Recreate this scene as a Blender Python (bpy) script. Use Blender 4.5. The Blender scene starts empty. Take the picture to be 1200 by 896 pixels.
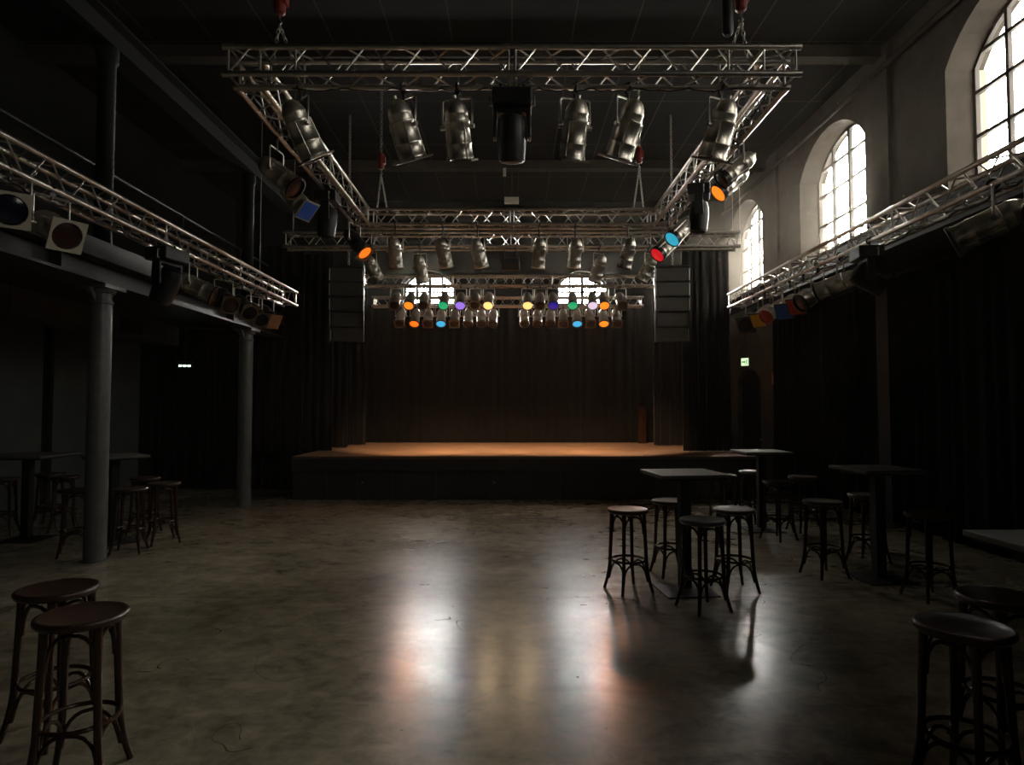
import bpy, math, random
from mathutils import Vector, Matrix, Euler
R = math.radians
random.seed(7)
scene = bpy.context.scene
COL = scene.collection

# ------------------------------------------------------------------ camera model (used to turn measured pixels + depth into metres)
F = 750.0
PITCH = math.atan(30 / 750.0)
CS, SN = math.cos(PITCH), math.sin(PITCH)
EYE = 1.75


def at(px, py, Y):
    a = (448 - py) / F
    dz = Y * (a * CS + SN) / (CS - a * SN)
    return Vector(((px - 600) / F * (Y * CS + dz * SN), Y, EYE + dz))


def x_at(px, Y, Z):
    return (px - 600) / F * (Y * CS + (Z - EYE) * SN)


# ------------------------------------------------------------------ mesh helpers
class MB:
    def __init__(self):
        self.v, self.f = [], []

    def add(self, vs, fs):
        n = len(self.v)
        self.v += [tuple(p) for p in vs]
        self.f += [tuple(i + n for i in q) for q in fs]
        return self

    def hexa(self, p):  # 8 corners: bottom 4 ccw, top 4 ccw
        return self.add(p, [(3, 2, 1, 0), (4, 5, 6, 7), (0, 1, 5, 4), (1, 2, 6, 5), (2, 3, 7, 6), (3, 0, 4, 7)])

    def box(self, x0, x1, y0, y1, z0, z1, M=None):
        p = [Vector(q) for q in ((x0, y0, z0), (x1, y0, z0), (x1, y1, z0), (x0, y1, z0), (x0, y0, z1), (x1, y0, z1), (x1, y1, z1), (x0, y1, z1))]
        if M is not None:
            p = [M @ q for q in p]
        return self.hexa(p)

    def frustum(self, x, y, z0, sx0, sy0, z1, sx1, sy1):
        return self.hexa([(x - sx0, y - sy0, z0), (x + sx0, y - sy0, z0), (x + sx0, y + sy0, z0), (x - sx0, y + sy0, z0),
                          (x - sx1, y - sy1, z1), (x + sx1, y - sy1, z1), (x + sx1, y + sy1, z1), (x - sx1, y + sy1, z1)])

    def tube(self, p0, p1, r, n=8, r1=None):
        return self.path([p0, p1], [r, r if r1 is None else r1], n)

    def path(self, pts, r, n=8, closed=False, flat=1.0):
        pts = [Vector(p) for p in pts]
        m = len(pts)
        if not isinstance(r, (list, tuple)):
            r = [r] * m
        vs, fs = [], []
        up = None
        for i, p in enumerate(pts):
            if closed:
                t = pts[(i + 1) % m] - pts[i - 1]
            elif i == 0:
                t = pts[1] - p
            elif i == m - 1:
                t = p - pts[i - 1]
            else:
                t = (pts[i + 1] - p).normalized() + (p - pts[i - 1]).normalized()
            t.normalize()
            if up is None:
                up = Vector((0, 0, 1)) if abs(t.z) < 0.9 else Vector((1, 0, 0))
            a = t.cross(up)
            if a.length < 1e-6:
                a = t.orthogonal()
            a.normalize()
            b = a.cross(t).normalized()
            up = b
            for k in range(n):
                w = 2 * math.pi * k / n
                vs.append(p + a * math.cos(w) * r[i] + b * math.sin(w) * r[i] * flat)
        for i in range(m if closed else m - 1):
            j = (i + 1) % m
            for k in range(n):
                l = (k + 1) % n
                fs.append((i * n + k, i * n + l, j * n + l, j * n + k))
        if not closed:
            fs.append(tuple(range(n - 1, -1, -1)))
            fs.append(tuple((m - 1) * n + k for k in range(n)))
        return self.add(vs, fs)

    def lathe(self, prof, n=24, M=None, cap=True):  # prof: (r, z) list, axis z
        vs, fs = [], []
        for r, z in prof:
            for k in range(n):
                w = 2 * math.pi * k / n
                q = Vector((r * math.cos(w), r * math.sin(w), z))
                vs.append(M @ q if M is not None else q)
        m = len(prof)
        for i in range(m - 1):
            for k in range(n):
                l = (k + 1) % n
                fs.append((i * n + k, i * n + l, (i + 1) * n + l, (i + 1) * n + k))
        if cap:
            fs.append(tuple(range(n - 1, -1, -1)))
            fs.append(tuple((m - 1) * n + k for k in range(n)))
        return self.add(vs, fs)

    def mesh(self, name, smooth=True, ang=40):
        me = bpy.data.meshes.new(name)
        me.from_pydata(self.v, [], self.f)
        me.validate()
        import bmesh
        bm = bmesh.new()
        bm.from_mesh(me)
        bmesh.ops.recalc_face_normals(bm, faces=bm.faces)
        bm.to_mesh(me)
        bm.free()
        if smooth:
            me.polygons.foreach_set('use_smooth', [True] * len(me.polygons))
            me.set_sharp_from_angle(angle=R(ang))
        return me

    def build(self, name, mat, parent=None, smooth=True, bevel=0, ang=40):
        o = put(name, self.mesh(name, smooth, ang), mat, parent)
        if bevel:
            m = o.modifiers.new('bevel', 'BEVEL')
            m.width = bevel
            m.segments = 2
            m.limit_method = 'ANGLE'
            m.angle_limit = R(35)
        return o


def put(name, me, mat=None, parent=None, loc=(0, 0, 0), rot=(0, 0, 0)):
    if mat is not None and len(me.materials) == 0:
        me.materials.append(mat)
    o = bpy.data.objects.new(name, me)
    COL.objects.link(o)
    o.location = loc
    o.rotation_euler = rot
    if parent is not None:
        o.parent = parent
    return o


def tag(o, label=None, cat=None, group=None, kind=None):
    if label:
        o['label'] = label
    if cat:
        o['category'] = cat
    if group:
        o['group'] = group
    if kind:
        o['kind'] = kind
    return o


def thing(name, label, cat, loc=(0, 0, 0), rz=0.0, group=None):
    o = bpy.data.objects.new(name, None)
    COL.objects.link(o)
    o.location = loc
    o.rotation_euler = (0, 0, rz)
    o.empty_display_size = 0.1
    return tag(o, label, cat, group)


def dup_tree(o, parent=None):
    c = o.copy()
    COL.objects.link(c)
    if parent is not None:
        c.parent = parent
    for ch in list(o.children):
        dup_tree(ch, c)
    return c


# ------------------------------------------------------------------ materials
def mat(name, col, rough=0.6, metal=0.0, spec=0.5, noise=0.0, nscale=6.0, col2=None, bump=0.0, bscale=40.0, rnoise=0.0, emit=None, estr=0.0, stretch=None, sheen=0.0):
    m = bpy.data.materials.new(name)
    m.use_nodes = True
    nt = m.node_tree
    b = nt.nodes['Principled BSDF']
    b.inputs['Base Color'].default_value = (*col, 1)
    b.inputs['Roughness'].default_value = rough
    b.inputs['Metallic'].default_value = metal
    b.inputs['Specular IOR Level'].default_value = spec
    if sheen:
        b.inputs['Sheen Weight'].default_value = sheen
    tc = nt.nodes.new('ShaderNodeTexCoord')
    src = tc.outputs['Object']
    if stretch:
        mp = nt.nodes.new('ShaderNodeMapping')
        mp.inputs['Scale'].default_value = stretch
        nt.links.new(src, mp.inputs['Vector'])
        src = mp.outputs['Vector']
    if noise or col2:
        n = nt.nodes.new('ShaderNodeTexNoise')
        n.inputs['Scale'].default_value = nscale
        n.inputs['Detail'].default_value = 6
        n.inputs['Roughness'].default_value = 0.65
        nt.links.new(src, n.inputs['Vector'])
        r = nt.nodes.new('ShaderNodeValToRGB')
        c2 = col2 or tuple(c * (1 - noise) for c in col)
        r.color_ramp.elements[0].position = 0.35
        r.color_ramp.elements[1].position = 0.68
        r.color_ramp.elements[0].color = (*c2, 1)
        r.color_ramp.elements[1].color = (*col, 1)
        nt.links.new(n.outputs['Fac'], r.inputs['Fac'])
        nt.links.new(r.outputs['Color'], b.inputs['Base Color'])
        if rnoise:
            mr = nt.nodes.new('ShaderNodeMapRange')
            mr.inputs['To Min'].default_value = max(0.02, rough - rnoise)
            mr.inputs['To Max'].default_value = rough + rnoise
            nt.links.new(n.outputs['Fac'], mr.inputs['Value'])
            nt.links.new(mr.outputs['Result'], b.inputs['Roughness'])
    if bump:
        n2 = nt.nodes.new('ShaderNodeTexNoise')
        n2.inputs['Scale'].default_value = bscale
        n2.inputs['Detail'].default_value = 4
        nt.links.new(src, n2.inputs['Vector'])
        bp = nt.nodes.new('ShaderNodeBump')
        bp.inputs['Strength'].default_value = bump
        bp.inputs['Distance'].default_value = 0.01
        nt.links.new(n2.outputs['Fac'], bp.inputs['Height'])
        nt.links.new(bp.outputs['Normal'], b.inputs['Normal'])
    if emit:
        b.inputs['Emission Color'].default_value = (*emit, 1)
        b.inputs['Emission Strength'].default_value = estr
    return m


def floor_material():
    m = bpy.data.materials.new('polished_concrete')
    m.use_nodes = True
    nt = m.node_tree
    L = nt.links.new
    b = nt.nodes['Principled BSDF']
    tc = nt.nodes.new('ShaderNodeTexCoord')

    def noise(scale, detail, rough=0.6, dist=0.0, sc=None):
        n = nt.nodes.new('ShaderNodeTexNoise')
        n.inputs['Scale'].default_value = scale
        n.inputs['Detail'].default_value = detail
        n.inputs['Roughness'].default_value = rough
        n.inputs['Distortion'].default_value = dist
        if sc:
            mp = nt.nodes.new('ShaderNodeMapping')
            mp.inputs['Scale'].default_value = sc
            L(tc.outputs['Object'], mp.inputs['Vector'])
            L(mp.outputs['Vector'], n.inputs['Vector'])
        else:
            L(tc.outputs['Object'], n.inputs['Vector'])
        return n

    big = noise(0.55, 5, 0.6, 0.4)
    fine = noise(6.0, 8, 0.7, 0.6)
    swirl = noise(2.0, 6, 0.65, 1.0, (0.7, 1.5, 1))
    r1 = nt.nodes.new('ShaderNodeValToRGB')
    r1.color_ramp.elements[0].position = 0.39
    r1.color_ramp.elements[1].position = 0.61
    r1.color_ramp.elements[0].color = (0.105, 0.092, 0.064, 1)
    r1.color_ramp.elements[1].color = (0.4, 0.348, 0.25, 1)
    mx = nt.nodes.new('ShaderNodeMix')
    mx.data_type = 'FLOAT'
    mx.inputs['Factor'].default_value = 0.5
    L(big.outputs['Fac'], mx.inputs['A'])
    L(swirl.outputs['Fac'], mx.inputs['B'])
    mx2 = nt.nodes.new('ShaderNodeMix')
    mx2.data_type = 'FLOAT'
    mx2.inputs['Factor'].default_value = 0.35
    L(mx.outputs['Result'], mx2.inputs['A'])
    L(fine.outputs['Fac'], mx2.inputs['B'])
    L(mx2.outputs['Result'], r1.inputs['Fac'])
    # hairline cracks and scratches: thin contours of a stretched noise, thinned by a mask
    crk = noise(0.9, 2, 0.5, 0.35)
    sub = nt.nodes.new('ShaderNodeMath')
    sub.operation = 'SUBTRACT'
    sub.inputs[1].default_value = 0.5
    L(crk.outputs['Fac'], sub.inputs[0])
    ab = nt.nodes.new('ShaderNodeMath')
    ab.operation = 'ABSOLUTE'
    L(sub.outputs[0], ab.inputs[0])
    lt = nt.nodes.new('ShaderNodeMath')
    lt.operation = 'LESS_THAN'
    lt.inputs[1].default_value = 0.0013
    L(ab.outputs[0], lt.inputs[0])
    msk = noise(0.9, 2)
    gt = nt.nodes.new('ShaderNodeMath')
    gt.operation = 'GREATER_THAN'
    gt.inputs[1].default_value = 0.54
    L(msk.outputs['Fac'], gt.inputs[0])
    mu = nt.nodes.new('ShaderNodeMath')
    mu.operation = 'MULTIPLY'
    L(lt.outputs[0], mu.inputs[0])
    L(gt.outputs[0], mu.inputs[1])
    # small dark specks
    vor = nt.nodes.new('ShaderNodeTexVoronoi')
    vor.inputs['Scale'].default_value = 2.6
    L(tc.outputs['Object'], vor.inputs['Vector'])
    sp = nt.nodes.new('ShaderNodeMath')
    sp.operation = 'LESS_THAN'
    sp.inputs[1].default_value = 0.028
    L(vor.outputs['Distance'], sp.inputs[0])
    mxx = nt.nodes.new('ShaderNodeMath')
    mxx.operation = 'MAXIMUM'
    L(mu.outputs[0], mxx.inputs[0])
    L(sp.outputs[0], mxx.inputs[1])
    dark = nt.nodes.new('ShaderNodeMix')
    dark.data_type = 'RGBA'
    dark.inputs['B'].default_value = (0.03, 0.027, 0.022, 1)
    mfac = nt.nodes.new('ShaderNodeMath')
    mfac.operation = 'MULTIPLY'
    mfac.inputs[1].default_value = 0.75
    L(mxx.outputs[0], mfac.inputs[0])
    L(mfac.outputs[0], dark.inputs['Factor'])
    L(r1.outputs['Color'], dark.inputs['A'])
    L(dark.outputs['Result'], b.inputs['Base Color'])
    mr = nt.nodes.new('ShaderNodeMapRange')
    mr.inputs['From Min'].default_value = 0.3
    mr.inputs['From Max'].default_value = 0.7
    mr.inputs['To Min'].default_value = 0.19
    mr.inputs['To Max'].default_value = 0.262
    L(big.outputs['Fac'], mr.inputs['Value'])
    L(mr.outputs['Result'], b.inputs['Roughness'])
    bp = nt.nodes.new('ShaderNodeBump')
    bp.inputs['Strength'].default_value = 0.06
    bp.inputs['Distance'].default_value = 0.01
    L(fine.outputs['Fac'], bp.inputs['Height'])
    L(bp.outputs['Normal'], b.inputs['Normal'])
    b.inputs['Specular IOR Level'].default_value = 0.55
    return m


def brick_like(name, c1, c2, mortar, scale, w, h, msize, offset=0.5, rough=0.8, swap=None, noise=0.0, spec=0.3):
    m = bpy.data.materials.new(name)
    m.use_nodes = True
    nt = m.node_tree
    L = nt.links.new
    b = nt.nodes['Principled BSDF']
    tc = nt.nodes.new('ShaderNodeTexCoord')
    src = tc.outputs['Object']
    if swap:
        mp = nt.nodes.new('ShaderNodeMapping')
        mp.inputs['Rotation'].default_value = swap
        L(src, mp.inputs['Vector'])
        src = mp.outputs['Vector']
    br = nt.nodes.new('ShaderNodeTexBrick')
    br.offset = offset
    br.inputs['Color1'].default_value = (*c1, 1)
    br.inputs['Color2'].default_value = (*c2, 1)
    br.inputs['Mortar'].default_value = (*mortar, 1)
    br.inputs['Scale'].default_value = scale
    br.inputs['Brick Width'].default_value = w
    br.inputs['Row Height'].default_value = h
    br.inputs['Mortar Size'].default_value = msize
    L(src, br.inputs['Vector'])
    out = br.outputs['Color']
    if noise:
        n = nt.nodes.new('ShaderNodeTexNoise')
        n.inputs['Scale'].default_value = 9
        n.inputs['Detail'].default_value = 6
        mp2 = nt.nodes.new('ShaderNodeMapping')
        mp2.inputs['Scale'].default_value = (0.6, 5, 1)
        L(src, mp2.inputs['Vector'])
        L(mp2.outputs['Vector'], n.inputs['Vector'])
        mx = nt.nodes.new('ShaderNodeMix')
        mx.data_type = 'RGBA'
        mx.blend_type = 'MULTIPLY'
        mx.inputs['Factor'].default_value = noise
        L(out, mx.inputs['A'])
        L(n.outputs['Color'], mx.inputs['B'])
        hs = nt.nodes.new('ShaderNodeRGBToBW')
        L(n.outputs['Color'], hs.inputs['Color'])
        L(hs.outputs['Val'], mx.inputs['B'])
        out = mx.outputs['Result']
    L(out, b.inputs['Base Color'])
    b.inputs['Roughness'].default_value = rough
    b.inputs['Specular IOR Level'].default_value = spec
    return m


def emit_mat(name, col, s, rim=None):
    m = bpy.data.materials.new(name)
    m.use_nodes = True
    b = m.node_tree.nodes['Principled BSDF']
    b.inputs['Base Color'].default_value = (*[c * 0.3 for c in col], 1)
    b.inputs['Roughness'].default_value = 0.2
    b.inputs['Emission Color'].default_value = (*col, 1)
    b.inputs['Emission Strength'].default_value = s
    return m


def glass_mat(name):
    m = bpy.data.materials.new(name)
    m.use_nodes = True
    nt = m.node_tree
    nt.nodes.remove(nt.nodes['Principled BSDF'])
    o = nt.nodes['Material Output']
    t = nt.nodes.new('ShaderNodeBsdfTransparent')
    t.inputs['Color'].default_value = (0.97, 0.97, 0.95, 1)
    g = nt.nodes.new('ShaderNodeBsdfGlossy')
    g.inputs['Roughness'].default_value = 0.05
    mx = nt.nodes.new('ShaderNodeMixShader')
    mx.inputs['Fac'].default_value = 0.06
    nt.links.new(t.outputs[0], mx.inputs[1])
    nt.links.new(g.outputs[0], mx.inputs[2])
    nt.links.new(mx.outputs[0], o.inputs['Surface'])
    return m


M = {}
M['floor'] = floor_material()
M['plaster'] = mat('plaster', (0.095, 0.083, 0.068), 0.9, spec=0.1, noise=0.35, nscale=2.5, bump=0.3, bscale=18)
# small paint chips that show the pale plaster underneath
nt = M['plaster'].node_tree
vo = nt.nodes.new('ShaderNodeTexVoronoi')
vo.inputs['Scale'].default_value = 2.2
nt.links.new(nt.nodes['Texture Coordinate'].outputs['Object'], vo.inputs['Vector'])
lt_ = nt.nodes.new('ShaderNodeMath')
lt_.operation = 'LESS_THAN'
lt_.inputs[1].default_value = 0.035
nt.links.new(vo.outputs['Distance'], lt_.inputs[0])
mx_ = nt.nodes.new('ShaderNodeMix')
mx_.data_type = 'RGBA'
mx_.inputs['B'].default_value = (0.45, 0.41, 0.34, 1)
bs_ = nt.nodes['Principled BSDF']
nt.links.new(bs_.inputs['Base Color'].links[0].from_socket, mx_.inputs['A'])
nt.links.new(lt_.outputs[0], mx_.inputs['Factor'])
nt.links.new(mx_.outputs['Result'], bs_.inputs['Base Color'])
M['blackwall'] = mat('black_painted_wall', (0.009, 0.0095, 0.009), 0.85, spec=0.1, noise=0.4, nscale=2, bump=0.2)
M['greypanel'] = mat('grey_painted_wall', (0.064, 0.072, 0.068), 0.6, noise=0.25, nscale=3)
M['ceiling'] = brick_like('ceiling_boards', (0.0055, 0.005, 0.0043), (0.0065, 0.006, 0.005), (0.045, 0.039, 0.031), 1.0, 0.95, 2.0, 0.012, 0.0, 0.9, spec=0.08)
M['beam'] = mat('painted_beam', (0.04, 0.034, 0.027), 0.8, spec=0.1, noise=0.3)
M['steel_black'] = mat('black_painted_steel', (0.006, 0.0065, 0.0065), 0.6, spec=0.1, noise=0.3)
M['steel_dark'] = mat('dark_painted_steel', (0.022, 0.0235, 0.022), 0.5, 0.0, spec=0.3, noise=0.3, nscale=5, bump=0.1)
M['column'] = mat('grey_iron_column', (0.12, 0.124, 0.12), 0.36, 0.0, noise=0.3, nscale=9, bump=0.15)
M['alu'] = mat('aluminium', (0.62, 0.58, 0.52), 0.33, 1.0, noise=0.25, nscale=14)
M['chrome'] = mat('polished_aluminium', (0.86, 0.8, 0.7), 0.37, 1.0, noise=0.3, nscale=14, rnoise=0.08, stretch=(1, 1, 0.2))
M['frame_metal'] = mat('gel_frame_metal', (0.12, 0.09, 0.06), 0.4, 0.6, noise=0.3, nscale=12)
M['frame_cream'] = mat('cream_gel_frame', (0.5, 0.46, 0.36), 0.5, 0.2, noise=0.2, nscale=12)
M['blackmetal'] = mat('black_metal', (0.014, 0.014, 0.014), 0.35, 0.0)
M['blackplastic'] = mat('black_plastic', (0.009, 0.0095, 0.01), 0.4, spec=0.35)
M['blackiron'] = mat('black_iron', (0.01, 0.01, 0.01), 0.6, spec=0.2)
M['rubber'] = mat('black_cable', (0.015, 0.015, 0.015), 0.5)
M['cable_grey'] = mat('grey_cable', (0.25, 0.23, 0.2), 0.45)
M['wood_dark'] = mat('dark_bentwood', (0.042, 0.017, 0.009), 0.24, noise=0.5, nscale=10, stretch=(1, 1, 0.15))
M['wood_seat'] = mat('worn_wooden_seat', (0.06, 0.03, 0.018), 0.34, noise=0.6, nscale=9, stretch=(1, 6, 1), rnoise=0.1)
M['tabletop'] = mat('grey_table_top', (0.1, 0.097, 0.09), 0.4, noise=0.3, nscale=5, rnoise=0.1)
M['stage_wood'] = brick_like('stage_boards', (0.6, 0.36, 0.22), (0.52, 0.3, 0.17), (0.14, 0.08, 0.045), 1.0, 2.4, 0.14, 0.006, 0.5, 0.45, None, 0.45, 0.5)
M['stage_black'] = mat('black_stage_cladding', (0.022, 0.02, 0.019), 0.55, noise=0.3)
M['edge'] = mat('worn_grey_strip', (0.06, 0.058, 0.052), 0.6, spec=0.2)
M['velvet_deep'] = mat('deep_black_drape', (0.006, 0.0062, 0.006), 1.0, spec=0.02)
M['velvet'] = mat('black_stage_drape', (0.008, 0.0077, 0.007), 0.95, spec=0.1, sheen=0.15)
M['velvet_brown'] = mat('dark_brown_backdrop', (0.0075, 0.0068, 0.006), 0.95, spec=0.1, sheen=0.1)
M['red'] = mat('red_hoist', (0.16, 0.015, 0.008), 0.4)
M['steel'] = mat('chain_steel', (0.35, 0.33, 0.3), 0.35, 1.0)
M['speaker'] = mat('black_speaker_cabinet', (0.035, 0.033, 0.03), 0.55)
M['grille'] = mat('black_speaker_grille', (0.05, 0.047, 0.042), 0.6, bump=0.5, bscale=300)
M['winframe'] = mat('window_bars', (0.12, 0.105, 0.09), 0.55)
M['glass'] = glass_mat('window_glass')
M['brick'] = brick_like('pale_brick', (0.5, 0.4, 0.28), (0.58, 0.47, 0.33), (0.55, 0.5, 0.42), 1.0, 0.24, 0.075, 0.01)
M['lens_dark'] = mat('dark_lens', (0.006, 0.0065, 0.0075), 0.3, spec=0.25)
M['gel_blue'] = mat('blue_gel', (0.03, 0.13, 0.6), 0.3)
M['gel_navy'] = mat('dark_blue_gel', (0.003, 0.005, 0.02), 0.15)
M['gel_red'] = mat('red_gel', (0.6, 0.05, 0.015), 0.3)
M['gel_maroon'] = mat('dark_red_gel', (0.025, 0.005, 0.004), 0.3)
M['gel_yellow'] = mat('yellow_gel', (0.85, 0.42, 0.02), 0.3)
M['gel_skin'] = mat('speckled_orange_gel', (0.5, 0.22, 0.1), 0.4, noise=0.6, nscale=60)
M['white'] = mat('white_enamel', (0.6, 0.57, 0.5), 0.4)
for nm, lab_, c_ in (('lit_orange', 'lit_orange_lens', (1.25, 0.28, 0.02)), ('lit_deep', 'lit_deep_orange_lens', (1.2, 0.2, 0.012)), ('lit_green', 'lit_green_lens', (0.012, 0.36, 0.14)),
                     ('lit_purple', 'lit_purple_lens', (0.32, 0.17, 0.75)), ('lit_indigo', 'lit_indigo_lens', (0.02, 0.01, 0.22)), ('lit_warm', 'lit_warm_white_lens', (1.4, 0.8, 0.27)),
                     ('lit_lav', 'lit_lavender_lens', (0.75, 0.6, 0.75)), ('lit_blue', 'lit_sky_blue_lens', (0.05, 0.42, 0.72)), ('lit_cyan', 'lit_cyan_lens', (0.03, 0.36, 0.52)), ('lit_red', 'lit_red_lens', (0.55, 0.01, 0.016))):
    M[nm] = emit_mat(lab_, c_, 1.0)
M['exit_face'] = emit_mat('exit_sign_face', (0.75, 1.0, 0.6), 1.1)
M['exit_green'] = emit_mat('exit_sign_green', (0.02, 0.25, 0.06), 0.5)
M['exit_lamp'] = emit_mat('exit_sign_lamp', (0.7, 1.0, 0.75), 3.0)
M['sign_red'] = mat('red_sign', (0.6, 0.07, 0.04), 0.4)
M['warm_lamp'] = emit_mat('lit_stage_lamp', (1.0, 0.6, 0.3), 4.0)

# ------------------------------------------------------------------ room shell
XL, XR, YB, YF, ZC = -7.8, 6.0, 17.9, -4.0, 7.6
T = 0.54
tag(MB().box(XL - 0.3, XR + T, YF - 0.3, YB + 0.7, -0.2, 0).build('floor', M['floor'], smooth=False), kind='structure')
tag(MB().box(XL - 0.3, XR + T, YF - 0.3, YB + 0.7, ZC, ZC + 0.25).build('ceiling', M['ceiling'], smooth=False), kind='structure')
tag(MB().box(XL - 0.3, XL, YF - 0.3, YB + 0.7, 0, ZC).build('wall_left', M['blackwall'], smooth=False), kind='structure')
tag(MB().box(XL, XR, YF - 0.3, YF, 0, ZC).build('wall_front', M['blackwall'], smooth=False), kind='structure')
# saw-cut joints in the slab
tag(MB().box(XL, XR, 5.995, 6.003, 0.0002, 0.0006).build('trim_1', M['steel_dark'], smooth=False), kind='structure')
tag(MB().box(-4.64, -4.632, YF, 13.8, 0.0002, 0.0006).build('trim_2', M['beam'], smooth=False), kind='structure')


def arch_wall(mb, segs, lo, hi, to3, thick, steps=14):
    """segs: openings (u0, u1, sill, spring, rise); to3(u, d, z) -> point; d = depth 0..thick"""
    def slab(u0, u1, z0a, z0b, z1):
        mb.hexa([to3(u0, 0, z0a), to3(u1, 0, z0b), to3(u1, thick, z0b), to3(u0, thick, z0a), to3(u0, 0, z1), to3(u1, 0, z1), to3(u1, thick, z1), to3(u0, thick, z1)])
    u = lo
    for (u0, u1, sill, spring, rise) in segs:
        slab(u, u0, 0, 0, ZC)
        slab(u0, u1, 0, 0, 0) if False else None
        if sill > 0:
            slab(u0, u1, 0, 0, sill)
        for i in range(steps):
            a, b = u0 + (u1 - u0) * i / steps, u0 + (u1 - u0) * (i + 1) / steps
            slab(a, b, arch_z(a, u0, u1, spring, rise), arch_z(b, u0, u1, spring, rise), ZC)
        u = u1
    slab(u, hi, 0, 0, ZC)


def arch_z(u, u0, u1, spring, rise):
    h = (u1 - u0) / 2
    rad = (h * h + rise * rise) / (2 * rise)
    c = spring + rise - rad
    x = u - (u0 + u1) / 2
    return c + math.sqrt(max(rad * rad - x * x, 0))


SILL, SPRING, RISE = 4.4, 6.42, 0.66
W_OPEN = [(-2.7, -0.25), (1.75, 4.2), (6.24, 8.69), (10.72, 13.17), (15.2, 17.6)]
DOOR = (15.45, 17.0)
# the right wall: lower belt with the arched door, upper belt with the windows
mb = MB()
right = lambda u, d, z: (XR + d, u, z)
u = YF
for (a, b) in W_OPEN:
    mb.hexa([right(u, 0, 3.4), right(a, 0, 3.4), right(a, T, 3.4), right(u, T, 3.4), right(u, 0, ZC), right(a, 0, ZC), right(a, T, ZC), right(u, T, ZC)])
    mb.hexa([right(a, 0, 3.4), right(b, 0, 3.4), right(b, T, 3.4), right(a, T, 3.4), right(a, 0, SILL), right(b, 0, SILL), right(b, T, SILL), right(a, T, SILL)])
    n = 16
    for i in range(n):
        p, q = a + (b - a) * i / n, a + (b - a) * (i + 1) / n
        zp, zq = arch_z(p, a, b, SPRING, RISE), arch_z(q, a, b, SPRING, RISE)
        mb.hexa([right(p, 0, zp), right(q, 0, zq), right(q, T, zq), right(p, T, zp), right(p, 0, ZC), right(q, 0, ZC), right(q, T, ZC), right(p, T, ZC)])
    u = b
b = YB + 0.7
mb.hexa([right(u, 0, 3.4), right(b, 0, 3.4), right(b, T, 3.4), right(u, T, 3.4), right(u, 0, ZC), right(b, 0, ZC), right(b, T, ZC), right(u, T, ZC)])
for (p, q, z0) in ((YF - 0.3, DOOR[0], 0), (DOOR[1], YB + 0.7, 0)):
    mb.box(XR, XR + T, p, q, z0, 3.4)
for i in range(12):
    p, q = DOOR[0] + (DOOR[1] - DOOR[0]) * i / 12, DOOR[0] + (DOOR[1] - DOOR[0]) * (i + 1) / 12
    zp, zq = arch_z(p, *DOOR, 2.45, 0.3), arch_z(q, *DOOR, 2.45, 0.3)
    mb.hexa([right(p, 0, zp), right(q, 0, zq), right(q, T, zq), right(p, T, zp), right(p, 0, 3.4), right(q, 0, 3.4), right(q, T, 3.4), right(p, T, 3.4)])
tag(mb.build('wall_right', M['plaster'], smooth=False), kind='structure')

# the back wall with two arched windows high above the stage
BW = [(-3.06, -1.62), (1.28, 2.72)]
BS, BSP, BR = 4.68, 5.17, 0.45
mb = MB()
back = lambda u, d, z: (u, YB + d, z)
arch_wall(mb, [(a, b, BS, BSP, BR) for a, b in BW], XL, XR, back, 0.6)
tag(mb.build('wall_back', M['blackwall'], smooth=False), kind='structure')


def window(n, a, b, sill, spring, rise, depth, to3, cols, rows, thick, label):
    root = thing('window_%d' % n, None, None)
    root['kind'] = 'structure'
    if label:
        root['label'] = label
    f = MB()
    fw = 0.05
    d0, d1 = depth, depth + 0.06

    def bar(u0, z0, u1, z1, w):
        du, dz = u1 - u0, z1 - z0
        l = math.hypot(du, dz)
        nu, nz = -dz / l * w / 2, du / l * w / 2
        f.hexa([to3(u0 + nu, d0, z0 + nz), to3(u1 + nu, d0, z1 + nz), to3(u1 + nu, d1, z1 + nz), to3(u0 + nu, d1, z0 + nz),
                to3(u0 - nu, d0, z0 - nz), to3(u1 - nu, d0, z1 - nz), to3(u1 - nu, d1, z1 - nz), to3(u0 - nu, d1, z0 - nz)])
    e = fw / 2
    bar(a + e, sill, a + e, spring + 0.02, fw)
    bar(b - e, sill, b - e, spring + 0.02, fw)
    bar(a, sill + e, b, sill + e, fw)
    k = 16
    pts = [(a + (b - a) * i / k, arch_z(a + (b - a) * i / k, a, b, spring, rise) - e) for i in range(k + 1)]
    for p, q in zip(pts, pts[1:]):
        bar(*p, *q, fw)
    for i in range(1, cols):
        u_ = a + (b - a) * i / cols
        bar(u_, sill, u_, arch_z(u_, a, b, spring, rise) - 0.01, 0.09 if i == cols // 2 else 0.055)
    for z_ in rows:
        if z_ < spring:
            bar(a, z_, b, z_, 0.05)
        else:
            for i in range(200):
                u_ = a + (b - a) / 2 * i / 200
                if arch_z(u_, a, b, spring, rise) > z_:
                    bar(u_, z_, a + b - u_, z_, 0.05)
                    break
    f.build('window_frame', M['winframe'], root, smooth=False)
    g = MB()
    dg = depth + 0.03
    k = 24
    us = [a + (b - a) * i / k for i in range(k + 1)]
    vs = [to3(u_, dg, sill) for u_ in us] + [to3(u_, dg, arch_z(u_, a, b, spring, rise)) for u_ in us]
    g.add(vs, [(i, i + 1, k + 2 + i, k + 1 + i) for i in range(k)])
    g.build('window_pane', M['glass'], root, smooth=False)
    s = MB()
    s.hexa([to3(a, -0.03, sill - 0.04), to3(b, -0.03, sill - 0.04), to3(b, depth, sill - 0.04), to3(a, depth, sill - 0.04),
            to3(a, -0.03, sill + 0.015), to3(b, -0.03, sill + 0.015), to3(b, depth, sill + 0.03), to3(a, depth, sill + 0.03)])
    s.build('window_sill', M['plaster'], root, smooth=False)
    return root


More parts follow.
